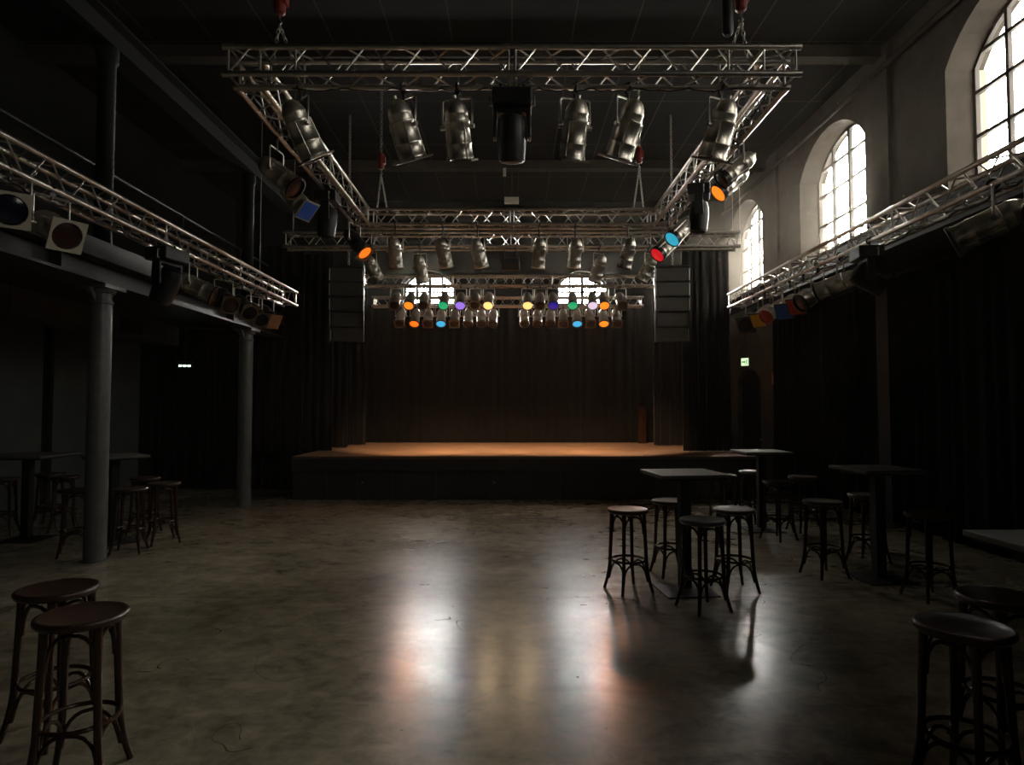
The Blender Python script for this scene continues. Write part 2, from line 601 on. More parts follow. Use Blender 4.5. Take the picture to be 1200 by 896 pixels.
labels = [None, None, 'tall arched barred window in the right wall nearest the camera', 'tall arched barred window in the middle of the right wall', 'narrow-looking arched window at the far end of the right wall']
for i, (a, b) in enumerate(W_OPEN):
    rows = [4.86, 5.47, 6.08, 6.6]
    window(i + 1, a, b, SILL, SPRING, RISE, 0.38, right, 4, rows, T, labels[i])
    # pale brick of the outer jambs and arch, outside the glass
    j = MB()
    j.box(XR + 0.45, XR + T + 0.02, a - 0.01, a + 0.012, SILL, SPRING)
    j.box(XR + 0.45, XR + T + 0.02, b - 0.012, b + 0.01, SILL, SPRING)
    o = j.build('trim_%d' % (i + 20), M['brick'], smooth=False)
    tag(o, kind='structure')
for i, (a, b) in enumerate(BW):
    window(i + 6, a, b, BS, BSP, BR, 0.2, back, 4, [5.05], 0.6, ['low arched window high in the back wall left of centre', 'low arched window high in the back wall right of centre'][i])

# door in the right wall
d = thing('door_1', 'dark arched door in the right wall under the exit sign', None)
d['kind'] = 'structure'
m_ = MB()
k = 12
us = [DOOR[0] + (DOOR[1] - DOOR[0]) * i / k for i in range(k + 1)]
vs = []
for dd in (0.12, 0.18):
    vs += [right(u_, dd, 0) for u_ in us] + [right(u_, dd, arch_z(u_, *DOOR, 2.45, 0.3)) for u_ in us]
h = 2 * (k + 1)
fs = [(i, i + 1, k + 2 + i, k + 1 + i) for i in range(k)] + [(h + i, h + k + 1 + i, h + k + 2 + i, h + i + 1) for i in range(k)]
m_.add(vs, fs)
m_.build('door_leaf', M['blackwall'], d, smooth=False)
MB().path([(XR + 0.11, 15.52, 0.98), (XR + 0.06, 15.52, 0.98), (XR + 0.06, 15.66, 0.98)], 0.012, 8).build('door_handle', M['steel'], d)

tag(MB().box(XR - 0.02, XR, YF, 14.2, 0, 3.74).build('trim_60', M['blackwall'], smooth=False), kind='structure')
# pilasters and ceiling beams
n = 30
for (y0, y1) in ((0.35, 0.85), (5.15, 5.65), (9.95, 10.4), (14.2, 14.75)):
    tag(MB().box(XR - 0.06, XR, y0, y1, 3.8, ZC - 0.05).build('trim_%d' % n, M['plaster'], smooth=False), kind='structure')
    tag(MB().box(XR - 0.06, XR, y0, y1, 0, 3.8).build('trim_%d' % (n + 40), M['greypanel'] if y0 < 14 else M['plaster'], smooth=False), kind='structure')
    n += 1
for y in (0.6, 5.4, 10.2, 15.0):
    tag(MB().box(XL, XR, y - 0.12, y + 0.12, 7.4, ZC).build('trim_%d' % n, M['beam'], smooth=False), kind='structure')
    n += 1
# pipe under the ceiling along the right wall
tag(MB().tube((XR - 0.16, -3.5, 7.12), (XR - 0.16, 17.6, 7.12), 0.045, 10).build('pipe', M['beam']), 'long thin pipe running along the right wall just under the ceiling', 'pipe')
# long steel beam carried by the upper columns on the left
ub = MB()
ub.box(-4.97, -4.67, YF, 13.8, 6.0, 6.03)
ub.box(-4.84, -4.8, YF, 13.8, 6.03, 6.33)
ub.box(-4.97, -4.67, YF, 13.8, 6.33, 6.36)
tag(ub.build('trim_50', M['steel_black'], smooth=False), kind='structure')

# left gallery (upper floor on iron columns)
gal = MB()
gal.box(XL, -4.72, YF, 13.8, 3.5, 3.62)
gal.box(-4.96, -4.62, YF, 13.8, 3.17, 3.2)
gal.box(-4.82, -4.78, YF, 13.8, 3.2, 3.5)
gal.box(-4.96, -4.6, YF, 13.8, 3.42, 3.46)
gal.box(-4.78, -4.62, YF, 13.8, 3.46, 3.64)
y = YF + 0.3
while y < 13.8:
    gal.box(-4.95, -4.65, y, y + 0.015, 3.2, 3.42)
    y += 2.05
gal.box(-4.97, -4.58, 13.62, 13.8, 3.14, 3.66)
tag(gal.build('trim_51', M['steel_dark'], smooth=False), 'dark steel edge beam and floor of the gallery on the left', kind='structure')
# right gallery slab
gr = MB()
gr.box(4.7, XR, YF, 13.7, 3.86, 3.98)
gr.box(4.64, 4.74, YF, 13.7, 3.72, 4.02)
gr.box(4.62, 4.88, YF, 13.7, 3.70, 3.73)
tag(gr.build('trim_52', M['steel_dark'], smooth=False), 'dark edge beam of the narrow gallery on the right', kind='structure')
# grey wall panels under the left gallery
y = -3.6
k = 53
for (y0, y1) in ((-3.8, 1.6), (1.9, 6.6), (6.9, 10.55), (10.8, 13.3)):
    tag(MB().box(XL, XL + 0.06, y0, y1, 0, 3.3).build('trim_%d' % k, M['greypanel'], smooth=False), kind='structure')
    k += 1

# ventilation duct under the gallery
du = thing('ventilation_duct', 'long grey boxed duct hung below the gallery along the left wall', 'duct', (-7.1, 5, 3.3))
db = MB()
db.box(-0.5, 0, -8.6, 8.6, -0.22, 0.2)
for y in range(-8, 9, 2):
    db.box(-0.51, 0.012, y - 0.02, y + 0.02, -0.23, 0.2)
db.build('duct_body', M['greypanel'], du, smooth=False)
for y in (-2.6, 3.3, 6.9):
    g = MB()
    g.box(0, 0.02, y - 0.32, y + 0.32, -0.16, 0.1)
    for i in range(5):
        g.box(0.02, 0.03, y - 0.3, y + 0.3, -0.14 + i * 0.05, -0.125 + i * 0.05)
    g.build('grille', M['steel_dark'], du, smooth=False)

# iron columns
for i, (y, lab) in enumerate(((-0.8, None), (3.3, None), (7.42, 'round grey iron column nearest the camera, beside the bar stools'), (11.5, 'round grey iron column farther back, left of the stage'))):
    if i < 2:
        continue
    c = thing('iron_column', lab, 'column', (-4.79, y, 0))
    c['kind'] = 'thing'
    MB().lathe([(0.118, 0.0), (0.118, 2.95), (0.13, 2.96), (0.13, 2.99), (0.112, 3.0), (0.112, 3.09), (0.14, 3.1)], 28).build('shaft', M['column'], c)
    cap = MB()
    cap.lathe([(0.135, 3.08), (0.15, 3.1), (0.15, 3.13), (0.13, 3.14)], 28)
    cap.box(-0.17, 0.17, -0.2, 0.2, 3.13, 3.17)
    for s in (-1, 1):
        cap.add([(-0.01, s * 0.11, 2.98), (0.01, s * 0.11, 2.98), (0.01, s * 0.11, 3.13), (-0.01, s * 0.11, 3.13), (-0.01, s * 0.24, 3.13), (0.01, s * 0.24, 3.13)],
                [(0, 1, 2, 3), (0, 4, 5, 1), (3, 2, 5, 4), (0, 3, 4), (1, 5, 2)])
    cap.build('capital', M['column'], c)
    MB().lathe([(0.095, 3.64), (0.095, 5.8), (0.12, 5.84), (0.12, 6.0)], 24).build('upper_shaft', M['steel_black'], c)
    MB().lathe([(0.135, 0), (0.135, 0.02), (0.12, 0.03)], 28).build('base_ring', M['column'], c)

# railing along the gallery edge
rl = thing('railing', 'thin dark metal railing along the edge of the left gallery', 'railing', (-4.98, 0, 3.62))
MB().tube((0, YF + 0.1, 1.03), (0, 13.7, 1.03), 0.02, 8).build('handrail', M['steel_dark'], rl)
MB().tube((0, YF + 0.1, 0.55), (0, 13.7, 0.55), 0.011, 6).build('middle_rail', M['steel_dark'], rl)
pm = MB().tube((0, 0, 0), (0, 0, 1.02), 0.014, 8).mesh('post')
for i in range(9):
    put('post', pm, M['steel_dark'], rl, (0, -2.6 + i * 2.03, 0))

# ------------------------------------------------------------------ stage
SF, SB, SXL, SXR, SH = 12.27, 17.25, -4.2, 4.7, 0.83
st = thing('stage_platform', 'low stage with orange-brown plank floor and black front panels', 'stage', (0, SF, 0))
MB().box(SXL, SXR, 0, SB - SF, SH - 0.04, SH).build('deck', M['stage_wood'], st, smooth=False)
fb = MB()
fb.box(SXL, SXR, 0.06, SB - SF, 0.0, SH - 0.045)
fb.build('substructure', M['stage_black'], st, smooth=False)
MB().box(SXL - 0.01, SXR + 0.01, -0.015, 0.055, 0.55, SH - 0.042).build('fascia_board', M['stage_black'], st, smooth=False, bevel=0.006)
xs = [SXL, -3.54, -2.97, -2.29, -1.46, -0.9, -0.39, 0.34, 0.92, 1.8, 2.7, 3.6, SXR]
for i in range(len(xs) - 1):
    MB().box(xs[i] + 0.008, xs[i + 1] - 0.008, 0.025 + 0.012 * (i % 2), 0.06, 0.015, 0.545).build('front_panel', M['stage_black'], st, smooth=False, bevel=0.004)
for i in (1, 2, 3, 4, 6, 8, 9):
    MB().box(xs[i] - 0.012, xs[i] + 0.012, 0.012, 0.05, 0.01, 0.545).build('edge_strip', M['edge'], st, smooth=False)
for x in (-2.94, -0.42):
    MB().lathe([(0.012, 0), (0.02, 0.012), (0.02, 0.02)], 10, Matrix.Translation((x + 0.08, 0.03, 0.33)) @ Matrix.Rotation(R(90), 4, 'X')).build('latch', M['steel'], st)


def curtain(name, label, p0, p1, z0, z1, pitch, amp, mat_, seed, group=None):
    rng = random.Random(seed)
    p0, p1 = Vector((*p0, 0)), Vector((*p1, 0))
    L_ = (p1 - p0).length
    t = (p1 - p0) / L_
    nrm = Vector((-t.y, t.x, 0))
    ns = max(12, int(L_ / pitch * 10))
    ph = [rng.uniform(0, 6.28) for _ in range(4)]
    rows = 8
    grid = []
    for j in range(rows + 1):
        v = j / rows
        z = z1 + (z0 - z1) * v
        a = amp * (0.55 + 0.6 * v)
        row = []
        for i in range(ns + 1):
            s = i / ns * L_
            w = s / pitch * 2 * math.pi
            off = a * (math.sin(w + 0.9 * math.sin(w * 0.37 + ph[0]) + 0.15 * v * math.sin(w * 0.61 + ph[1])) * (0.75 + 0.25 * math.sin(w * 0.23 + ph[2])))
            q = p0 + t * s + nrm * off
            row.append(Vector((q.x, q.y, z)))
        grid.append(row)
    mb = MB()
    th = 0.012
    vs = [q for row in grid for q in row] + [q + nrm * th for row in grid for q in row]
    W = ns + 1
    N = W * (rows + 1)
    fs = []
    for j in range(rows):
        for i in range(ns):
            a0 = j * W + i
            fs.append((a0, a0 + 1, a0 + W + 1, a0 + W))
            fs.append((N + a0, N + a0 + W, N + a0 + W + 1, N + a0 + 1))
    for i in range(ns):
        fs.append((i, N + i, N + i + 1, i + 1))
        q = rows * W + i
        fs.append((q, q + 1, N + q + 1, N + q))
    for j in range(rows):
        for i in (0, ns):
            a0 = j * W + i
            fs.append((a0, a0 + W, N + a0 + W, N + a0))
    mb.add(vs, fs)
    o = mb.build(name, mat_, ang=80)
    return tag(o, label, 'curtain', group)


G = 'black drapes around the stage'
curtain('stage_curtain', 'wide dark brown backdrop curtain across the rear of the stage', (-4.4, 17.12), (4.6, 17.12), 0.85, 4.52, 0.26, 0.03, M['velvet_brown'], 1, G)
curtain('stage_curtain', 'black side drape at the front left corner of the stage', (-5.3, 12.95), (-4.22, 12.95), 0.85, 5.05, 0.22, 0.05, M['velvet'], 2, G)
curtain('stage_curtain', 'black side drape on the left of the stage, second from the front', (-5.1, 13.6), (-3.83, 13.6), 0.85, 5.05, 0.2, 0.05, M['velvet'], 3, G)
curtain('stage_curtain', 'black side drape on the left of the stage, third from the front', (-5.0, 14.75), (-3.78, 14.75), 0.85, 5.05, 0.21, 0.05, M['velvet'], 4, G)
curtain('stage_curtain', 'narrow black side drape on the left, beside the backdrop', (-4.8, 15.9), (-3.62, 15.9), 0.85, 5.05, 0.2, 0.05, M['velvet'], 5, G)
curtain('stage_curtain', 'black side drape on the right beside the backdrop, behind the hanging speakers', (3.46, 15.7), (4.7, 15.7), 0.85, 5.05, 0.2, 0.05, M['velvet'], 6, G)
curtain('stage_curtain', 'tall black folded drape at the right front of the stage below the far window', (3.62, 13.55), (4.62, 13.55), 0.85, 5.12, 0.17, 0.045, M['velvet'], 7, G)
curtain('stage_curtain', 'wide black drape closing off the space behind the left gallery', (XL + 0.05, 13.95), (-4.25, 13.95), 0.01, 3.48, 0.24, 0.05, M['velvet'], 8, G)
curtain('stage_curtain', 'black drape hanging down the right wall near the exit door', (5.78, 10.6), (5.78, 14.1), 0.01, 3.72, 0.24, 0.04, M['velvet_deep'], 9, G)
curtain('stage_curtain', 'black drape hanging down the right wall nearest the camera', (5.78, 1.0), (5.78, 9.8), 0.01, 3.72, 0.26, 0.04, M['velvet_deep'], 10, G)
tag(MB().box(3.3, 3.52, 16.78, 16.82, SH, SH + 0.95).build('wooden_board', M['wood_dark'], smooth=False, bevel=0.004), 'narrow reddish-brown board standing at the right rear of the stage', 'board').rotation_euler = (0, 0, 0)

# ------------------------------------------------------------------ trusses
CR, LR = 0.025, 0.0085


def span(name, parent, A, B, gap=0.24, pitch=0.5, ends=(True, True), extra=()):
    """box truss; A, B = lower front chord end points (horizontal). side = horizontal normal pointing away from the viewed face"""
    A, B = Vector(A), Vector(B)
    t = (B - A).normalized()
    side = Vector((-t.y, t.x, 0))
    upv = Vector((0, 0, 1))
    L_ = (B - A).length
    lat = MB()
    n = max(2, round(L_ / pitch))
    faces = [(Vector(), upv * gap, 0), (side * gap, side * gap + upv * gap, 1), (Vector(), side * gap, 1), (upv * gap, side * gap + upv * gap, 0)]
    for (o0, o1, ph) in faces:
        for i in range(n):
            s0, s1, sm = i / n * L_, (i + 1) / n * L_, (i + 0.5) / n * L_
            a, b = (o0, o1) if ph == 0 else (o1, o0)
            e = 0.03
            lat.tube(A + t * (s0 + e) + a, A + t * (sm - e) + b, LR, 6)
            lat.tube(A + t * (sm + e) + b, A + t * (s1 - e) + a, LR, 6)
    posts = ([0.03] if ends[0] else []) + ([L_ - 0.03] if ends[1] else []) + list(extra)
    for s in posts:
        q = [A + t * s, A + t * s + side * gap, A + t * s + side * gap + upv * gap, A + t * s + upv * gap]
        for i in range(4):
            lat.tube(q[i], q[(i + 1) % 4], LR * 1.25, 6)
        # conical couplers next to the joint
        for o_ in (Vector(), side * gap, upv * gap, side * gap + upv * gap):
            lat.tube(A + t * (s - 0.05) + o_, A + t * (s + 0.05) + o_, CR * 1.18, 10)
    lo = lat.build('lattice', M['alu'], parent)
    for o_ in (Vector(), side * gap, upv * gap, side * gap + upv * gap):
        MB().tube(A + o_, B + o_, CR, 12).build('chord', M['alu'], parent)
    return lo


ZQ = 4.68
sq = thing('lighting_truss', 'large square aluminium lighting truss hanging in the middle of the hall', 'truss', (0, 0, 0), 0, 'aluminium lighting trusses')


def side_part(A, B, **k):
    e = bpy.data.objects.new('truss_side', None)
    COL.objects.link(e)
    e.parent = sq
    span('truss_side', e, A, B, **k)


QX = 2.52
side_part((-QX, 5.5, ZQ), (QX, 5.5, ZQ), extra=(0.31, QX - 0.03, QX + 0.03, 2 * QX - 0.31, 0.62, 2 * QX - 0.62))
side_part((-QX + 0.24, 5.77, ZQ), (-QX + 0.24, 10.07, ZQ), extra=(2.15,))
side_part((QX, 5.77, ZQ), (QX, 10.07, ZQ), extra=(2.15,))
side_part((-QX, 10.1, ZQ), (QX, 10.1, ZQ), extra=(0.31, QX - 0.03, QX + 0.03, 2 * QX - 0.31))


def truss(label, A, B, **k):
    t_ = thing('lighting_truss', label, 'truss', (0, 0, 0), 0, 'aluminium lighting trusses')
    span('lighting_truss', t_, A, B, **k)
    return t_


ZW = 4.53
truss('long straight aluminium truss across the hall just behind the square truss', (-3.92, 10.9, ZW), (3.9, 10.9, ZW), extra=(1.5, 3.9, 6.3))
Z1 = at(600, 334, 14.0).z
truss('straight truss above the stage, upper of two crossing the back windows', (-3.31, 14.0, Z1), (3.2, 14.0, Z1), gap=0.22, pitch=0.42, extra=(2.0, 4.2))
Z2 = at(600, 358, 14.6).z
truss('straight truss above the stage, lower of two crossing the back windows', (-3.2, 14.6, Z2), (3.0, 14.6, Z2), gap=0.2, pitch=0.4, extra=(2.0, 4.2))
ZS = 3.62
LX, RX = -3.93, 4.02
truss('long aluminium truss running along the left gallery', (LX, 2.6, ZS), (LX, 11.6, ZS), extra=(1.5, 4.6, 6.6))
truss('long aluminium truss running along the right wall below the windows', (RX + 0.24, 2.6, ZS), (RX + 0.24, 11.8, ZS), extra=(1.5, 4.1, 6.6))


# hoists and chains
def chain(mb, p0, p1, link=0.06, r=0.006):
    p0, p1 = Vector(p0), Vector(p1)
    n_ = max(2, int((p1 - p0).length / (link * 0.72)))
    t = (p1 - p0).normalized()
    a = t.orthogonal().normalized()
    b = t.cross(a)
    for i in range(n_):
        c = p0.lerp(p1, (i + 0.5) / n_)
        s = a if i % 2 else b
        h, w = link / 2, link * 0.28
        pts = []
        for q in range(8):
            w_ = 2 * math.pi * q / 8
            pts.append(c + t * math.cos(w_) * h + s * math.sin(w_) * w)
        mb.path(pts, r, 5, closed=True)


def hoist(x, y, ztruss, zbody, label, bag=False, cs=1.0):
    h_ = thing('chain_hoist', label, 'hoist', (x, y, zbody), 0, 'chain hoists holding the square truss')
    b = MB()
    b.lathe([(0.03 * cs, -0.14), (0.05 * cs, -0.12), (0.055 * cs, -0.02), (0.05 * cs, 0.1), (0.03 * cs, 0.13)], 14)
    b.box(-0.035 * cs, 0.07 * cs, -0.04 * cs, 0.04 * cs, -0.05, 0.06)
    b.build('hoist_body', M['red'], h_)
    MB().path([(0, 0, -0.14), (0, 0, -0.18), (0.02, 0, -0.21), (0, 0, -0.235), (-0.022, 0, -0.215)], 0.008, 6).build('hook', M['steel'], h_)
    c = MB()
    chain(c, (0, 0, 0.13), (0, 0, ZC - zbody), 0.07)
    c.build('lift_chain', M['steel'], h_)
    for sx in (-1, 1):
        s = MB()
        chain(s, (0, 0, -0.23), (sx * 0.09, 0.1, ztruss - zbody), 0.05, 0.005)
        s.build('sling', M['steel'], h_)
    if bag:
        MB().lathe([(0.03, -0.36), (0.05, -0.33), (0.052, 0.1), (0.035, 0.12)], 12, Matrix.Translation((-0.12, 0, 0))).build('chain_bag', M['blackplastic'], h_)


zt = ZQ + 0.25
hoist(-2.09, 5.62, zt, 5.42, 'red chain hoist above the front left corner of the square truss')
hoist(2.06, 5.62, zt, 5.45, 'red chain hoist with black bag above the front right corner of the square truss', True)
hoist(-2.12, 10.22, zt, 5.75, 'small red chain hoist above the back left corner of the square truss')
hoist(2.06, 10.22, zt, 5.85, 'small red chain hoist above the back right corner of the square truss')


def wire(p0, p1, label, r=0.006):
    o = MB().tube(p0, p1, r, 6).build('steel_wire', M['steel'])
    tag(o, label, 'wire', 'steel wires holding the trusses')


wire((-3.8, 11.0, ZW + 0.25), (-3.8, 11.0, ZC), 'thin steel wire holding the left end of the long cross truss')
wire((3.84, 11.02, ZW + 0.25), (3.84, 11.02, ZC), 'thin steel wire holding the right end of the long cross truss')
wire((LX - 0.12, 10.2, ZS + 0.25), (LX - 0.12, 10.2, ZC), 'thin steel wire holding the far end of the left gallery truss')
wire((RX + 0.12, 11.5, ZS + 0.25), (RX + 0.12, 11.5, ZC), 'thin steel wire holding the far end of the right wall truss')

# ------------------------------------------------------------------ stage lights
def par_meshes():
    P = {}
    b = MB()
    b.lathe([(0.092, -0.20), (0.104, -0.205), (0.108, -0.24), (0.112, -0.245), (0.112, -0.228), (0.106, -0.222), (0.104, -0.14), (0.108, -0.135), (0.108, -0.12), (0.103, -0.115),
             (0.101, 0.02), (0.106, 0.025), (0.106, 0.045), (0.098, 0.05), (0.094, 0.095), (0.097, 0.1), (0.096, 0.112), (0.084, 0.15), (0.066, 0.185), (0.04, 0.208), (0.016, 0.216), (0.015, 0.24)], 28, cap=True)
    for k in range(4):
        w = R(45 + 90 * k)
        b.tube((0.111 * math.cos(w), 0.111 * math.sin(w), -0.22), (0.107 * math.cos(w), 0.107 * math.sin(w), 0.04), 0.005, 6)
    P['body'] = b.mesh('can_body', ang=50)
    y = MB()
    y.path([(-0.118, 0, 0), (-0.126, 0, 0.05), (-0.126, 0, 0.215), (-0.112, 0, 0.23), (0.112, 0, 0.23), (0.126, 0, 0.215), (0.126, 0, 0.05), (0.118, 0, 0)], 0.0085, 8)
    for s in (-1, 1):
        y.tube((s * 0.104, 0, 0), (s * 0.142, 0, 0), 0.018, 10)
    P['yoke'] = y.mesh('yoke')
    c = MB()
    c.tube((0, 0, -0.085), (0, 0, -0.02), 0.012, 8)
    c.path([(0, 0.034 * math.cos(R(a)), 0.034 * math.sin(R(a))) for a in range(-90, 181, 30)], 0.011, 8)
    c.box(-0.02, 0.02, -0.012, 0.012, -0.06, -0.034)
    P['clamp'] = c.mesh('hook_clamp')
    g = MB()
    s = 0.122
    n_ = 24
    out = []
    for k in range(n_):
        w = 2 * math.pi * k / n_
        cx, cy = math.cos(w), math.sin(w)
        q = s / max(abs(cx), abs(cy))
        out.append((cx * q, cy * q))
    vs = []
    for z in (-0.268, -0.252):
        vs += [(x, y_, z) for x, y_ in out] + [(0.105 * math.cos(2 * math.pi * k / n_), 0.105 * math.sin(2 * math.pi * k / n_), z) for k in range(n_)]
    fs = []
    for k in range(n_):
        l = (k + 1) % n_
        fs += [(k, l, n_ + l, n_ + k), (2 * n_ + k, 3 * n_ + k, 3 * n_ + l, 2 * n_ + l), (k, 2 * n_ + k, 2 * n_ + l, l), (n_ + k, n_ + l, 3 * n_ + l, 3 * n_ + k)]
    g.add(vs, fs)
    for a in (45, 135, 225, 315):
        g.tube((0.108 * math.cos(R(a)), 0.108 * math.sin(R(a)), -0.256), (0.108 * math.cos(R(a)), 0.108 * math.sin(R(a)), -0.225), 0.008, 6)
    P['frame'] = g.mesh('gel_frame', smooth=False)
    g2 = MB()
    g2.lathe([(0.106, -0.245), (0.121, -0.248), (0.121, -0.268), (0.106, -0.272), (0.106, -0.245)], 26, cap=False)
    P['ring'] = g2.mesh('gel_frame')
    l = MB()
    l.lathe([(0.099, -0.236), (0.099, -0.25), (0.07, -0.258), (0.035, -0.262), (0.005, -0.263)], 26)
    P['lens'] = l.mesh('lens')
    q_ = MB()
    q_.box(-0.106, 0.106, -0.106, 0.106, -0.2745, -0.2695)
    P['sheet'] = q_.mesh('gel_sheet', smooth=False)
    h = MB()
    h.lathe([(0.1045, -0.2), (0.1135, -0.2), (0.1135, -0.262), (0.1045, -0.262), (0.1045, -0.2)], 26, cap=False)
    P['snout'] = h.mesh('gel_frame')
    e = MB()
    e.lathe([(0.004, -0.12), (0.004, 0.0)], 6)
    P['hanger'] = MB().tube((0, 0, -1), (0, 0, 0), 0.013, 8).mesh('hanger_tube')
    return P


PAR = par_meshes()
_mc = {}


def part_mesh(key, m):
    """one mesh per (shape, material)"""
    k = (key, m.name)
    if k not in _mc:
        me = PAR[key].copy()
        me.materials.clear()
        me.materials.append(m)
        _mc[k] = me
    return _mc[k]


PAR_GROUP = None


def par(chord, aim, label, lens='lens_dark', frame='frame', fmat='frame_metal', body='chrome', drop=0.36, group=None, scale=1.0, yoke='alu', sheet=None):
    """chord: point on the tube the clamp hooks on; aim: direction of the beam"""
    aim = Vector(aim).normalized()
    az = math.atan2(aim.x, -aim.y) if (abs(aim.x) + abs(aim.y)) > 1e-4 else 0.0
    tilt = math.atan2(math.hypot(aim.x, aim.y), -aim.z)   # 0 = straight down
    # local: beam along -Z, tilting about X towards -Y for positive tilt
    root = thing('stage_light', label, 'stage light', chord, az, group)
    root.scale = (scale,) * 3
    put('hook_clamp', part_mesh('clamp', M['blackmetal']), None, root)
    d_ = drop / scale
    ext = d_ - 0.31
    if ext > 0.01:
        o = put('hanger_tube', part_mesh('hanger', M['blackmetal']), None, root, (0, 0, -0.06))
        o.scale = (1, 1, ext + 0.03)
    put('yoke', part_mesh('yoke', M[yoke]), None, root, (0, 0, -d_))
    bo = put('can_body', part_mesh('body', M[body]), None, root, (0, 0, -d_), (-tilt, 0, 0))
    if frame:
        put('gel_frame', part_mesh(frame, M[fmat]), None, bo)
    put('lens', part_mesh('lens', M[lens]), None, bo)
    if sheet:
        put('gel_sheet', part_mesh('sheet', M[sheet]), None, bo)
    return root


# front edge of the square truss: six polished cans aimed at the stage
for px, ax, lab in ((352, 0.42, 'polished silver can hanging at the left end of the front truss, leaning right'),
                    (473, 0.28, 'polished silver can on the front truss, second from left'),
                    (536, 0.08, 'polished silver can on the front truss, just left of the black moving light'),
                    (674, -0.1, 'polished silver can on the front truss, just right of the black moving light'),
                    (736, -0.3, 'polished silver can on the front truss, second from right, leaning left'),
                    (845, -0.2, 'polished silver can at the right end of the front truss, above the orange lamp')):
    par((x_at(px, 5.74, 4.3), 5.74, ZQ), (ax, 0.42, -1), lab, drop=0.37, group='silver cans on the front truss', scale=1.12)

# side beams of the square truss
sgn = 'lights on the side beams of the square truss'
par((-QX, 6.75, ZQ), (0.75, -0.12, -0.62), 'dull silver can with dark red lens rim on the left beam of the square truss', 'gel_maroon', 'ring', 'gel_maroon', drop=0.42, group=sgn, scale=1.1)
par((-QX, 7.3, ZQ), (0.75, -0.3, -0.75), 'can with a square blue gel on the left beam of the square truss', 'gel_blue', 'frame', 'frame_cream', drop=0.5, group=sgn, sheet='gel_blue')
par((-QX + 0.1, 9.75, ZQ), (0.6, -0.25, -0.7), 'glowing orange lamp at the far left corner of the square truss', 'lit_deep', 'frame', 'gel_maroon', 'blackmetal', drop=0.36, group=sgn, scale=1.1)
par((QX - 0.02, 6.95, ZQ), (-0.75, -0.05, -0.6), 'large silver can with black snout on the right beam of the square truss', 'lens_dark', 'snout', 'blackmetal', drop=0.27, group=sgn, scale=1.0)
par((QX + 0.04, 7.3, ZQ), (-0.75, -0.12, -0.65), 'silver can with glowing orange gel on the right beam of the square truss', 'lit_orange', 'snout', 'blackmetal', drop=0.3, group=sgn, scale=1.0)
par((QX - 0.07, 9.05, ZQ), (-0.65, -0.3, -0.65), 'silver can with cyan lens at the far right corner of the square truss', 'lit_cyan', 'snout', 'blackmetal', drop=0.36, group=sgn, scale=1.1)
par((QX - 0.2, 9.4, ZQ), (-0.65, -0.3, -0.65), 'silver can with red lens at the far right corner of the square truss', 'lit_red', 'snout', 'blackmetal', drop=0.5, group=sgn, scale=1.1)

# back edge of the square truss and the long cross truss
g1 = 'silver cans above the front of the stage'
for i, (px, low, ax) in enumerate(((463, 0, 0.02), (519, 0, 0.22), (560, 0, 0.26), (632, 0, -0.1), (674, 0, -0.06), (736, 0, -0.2))):
    par((x_at(px, 10.1, 4.3), 10.1, ZQ), (ax, 0.4, -1), 'silver can on the back edge of the square truss, %s from left' % ['leftmost, first', 'second', 'third', 'fourth', 'fifth', 'rightmost, sixth'][i], 'warm_lamp' if i in (1, 2, 3, 4) else 'lens_dark', 'ring', 'frame_metal', drop=0.44, group=g1)
for px, ax, lab in ((436, 0.42, 'low silver can under the long cross truss, below the glowing orange lamp'), (492, 0.14, 'low silver can in front of the left back window'), (702, -0.3, 'low silver can in front of the right back window'), (760, -0.5, 'low silver can under the long cross truss, left of the right speaker stack')):
    par((x_at(px, 10.9, 4.2), 10.9, ZW), (ax, 0.45, -1), lab, 'lens_dark', 'ring', 'frame_metal', drop=0.36, group='low silver cans under the cross truss')

# the two rows over the stage
U = [(464, 'lens_dark', 'frame', 'dark unlit lamp with square frame'), (481, 'lit_orange', 'ring', 'glowing orange lamp'), (497, 'lens_dark', 'ring', 'dark lamp silhouetted'), (521, 'lit_green', 'ring', 'glowing green lamp'),
     (540, 'lit_purple', 'ring', 'glowing purple lamp'), (557, 'lens_dark', 'frame', 'dark unlit lamp between purple and yellow lamps'), (573, 'lit_warm', 'ring', 'glowing warm yellow lamp'),
     (618, 'lit_warm', 'ring', 'glowing warm yellow lamp'), (633, 'lens_dark', 'ring', 'dark round lamp beside the yellow lamp'), (648, 'lit_indigo', 'ring', 'dim indigo lamp'), (671, 'lit_green', 'ring', 'glowing green lamp'),
     (694, 'lit_lav', 'ring', 'glowing pale lavender lamp'), (707, 'lit_orange', 'ring', 'glowing orange lamp'), (727, 'lens_dark', 'frame', 'dark unlit lamp with square frame')]
for px, ln, fr, lab in U:
    side = 'left' if px < 600 else 'right'
    place = ' in upper row over stage, %s half' % side
    par((x_at(px, 14.0, Z1 - 0.3), 14.0, Z1), (random.uniform(-.06, .06), -0.8, -0.75), lab + place, ln, fr, 'blackmetal' if ln != 'lens_dark' else 'frame_metal', drop=0.31, group='upper row of lamps over the stage', yoke='alu')
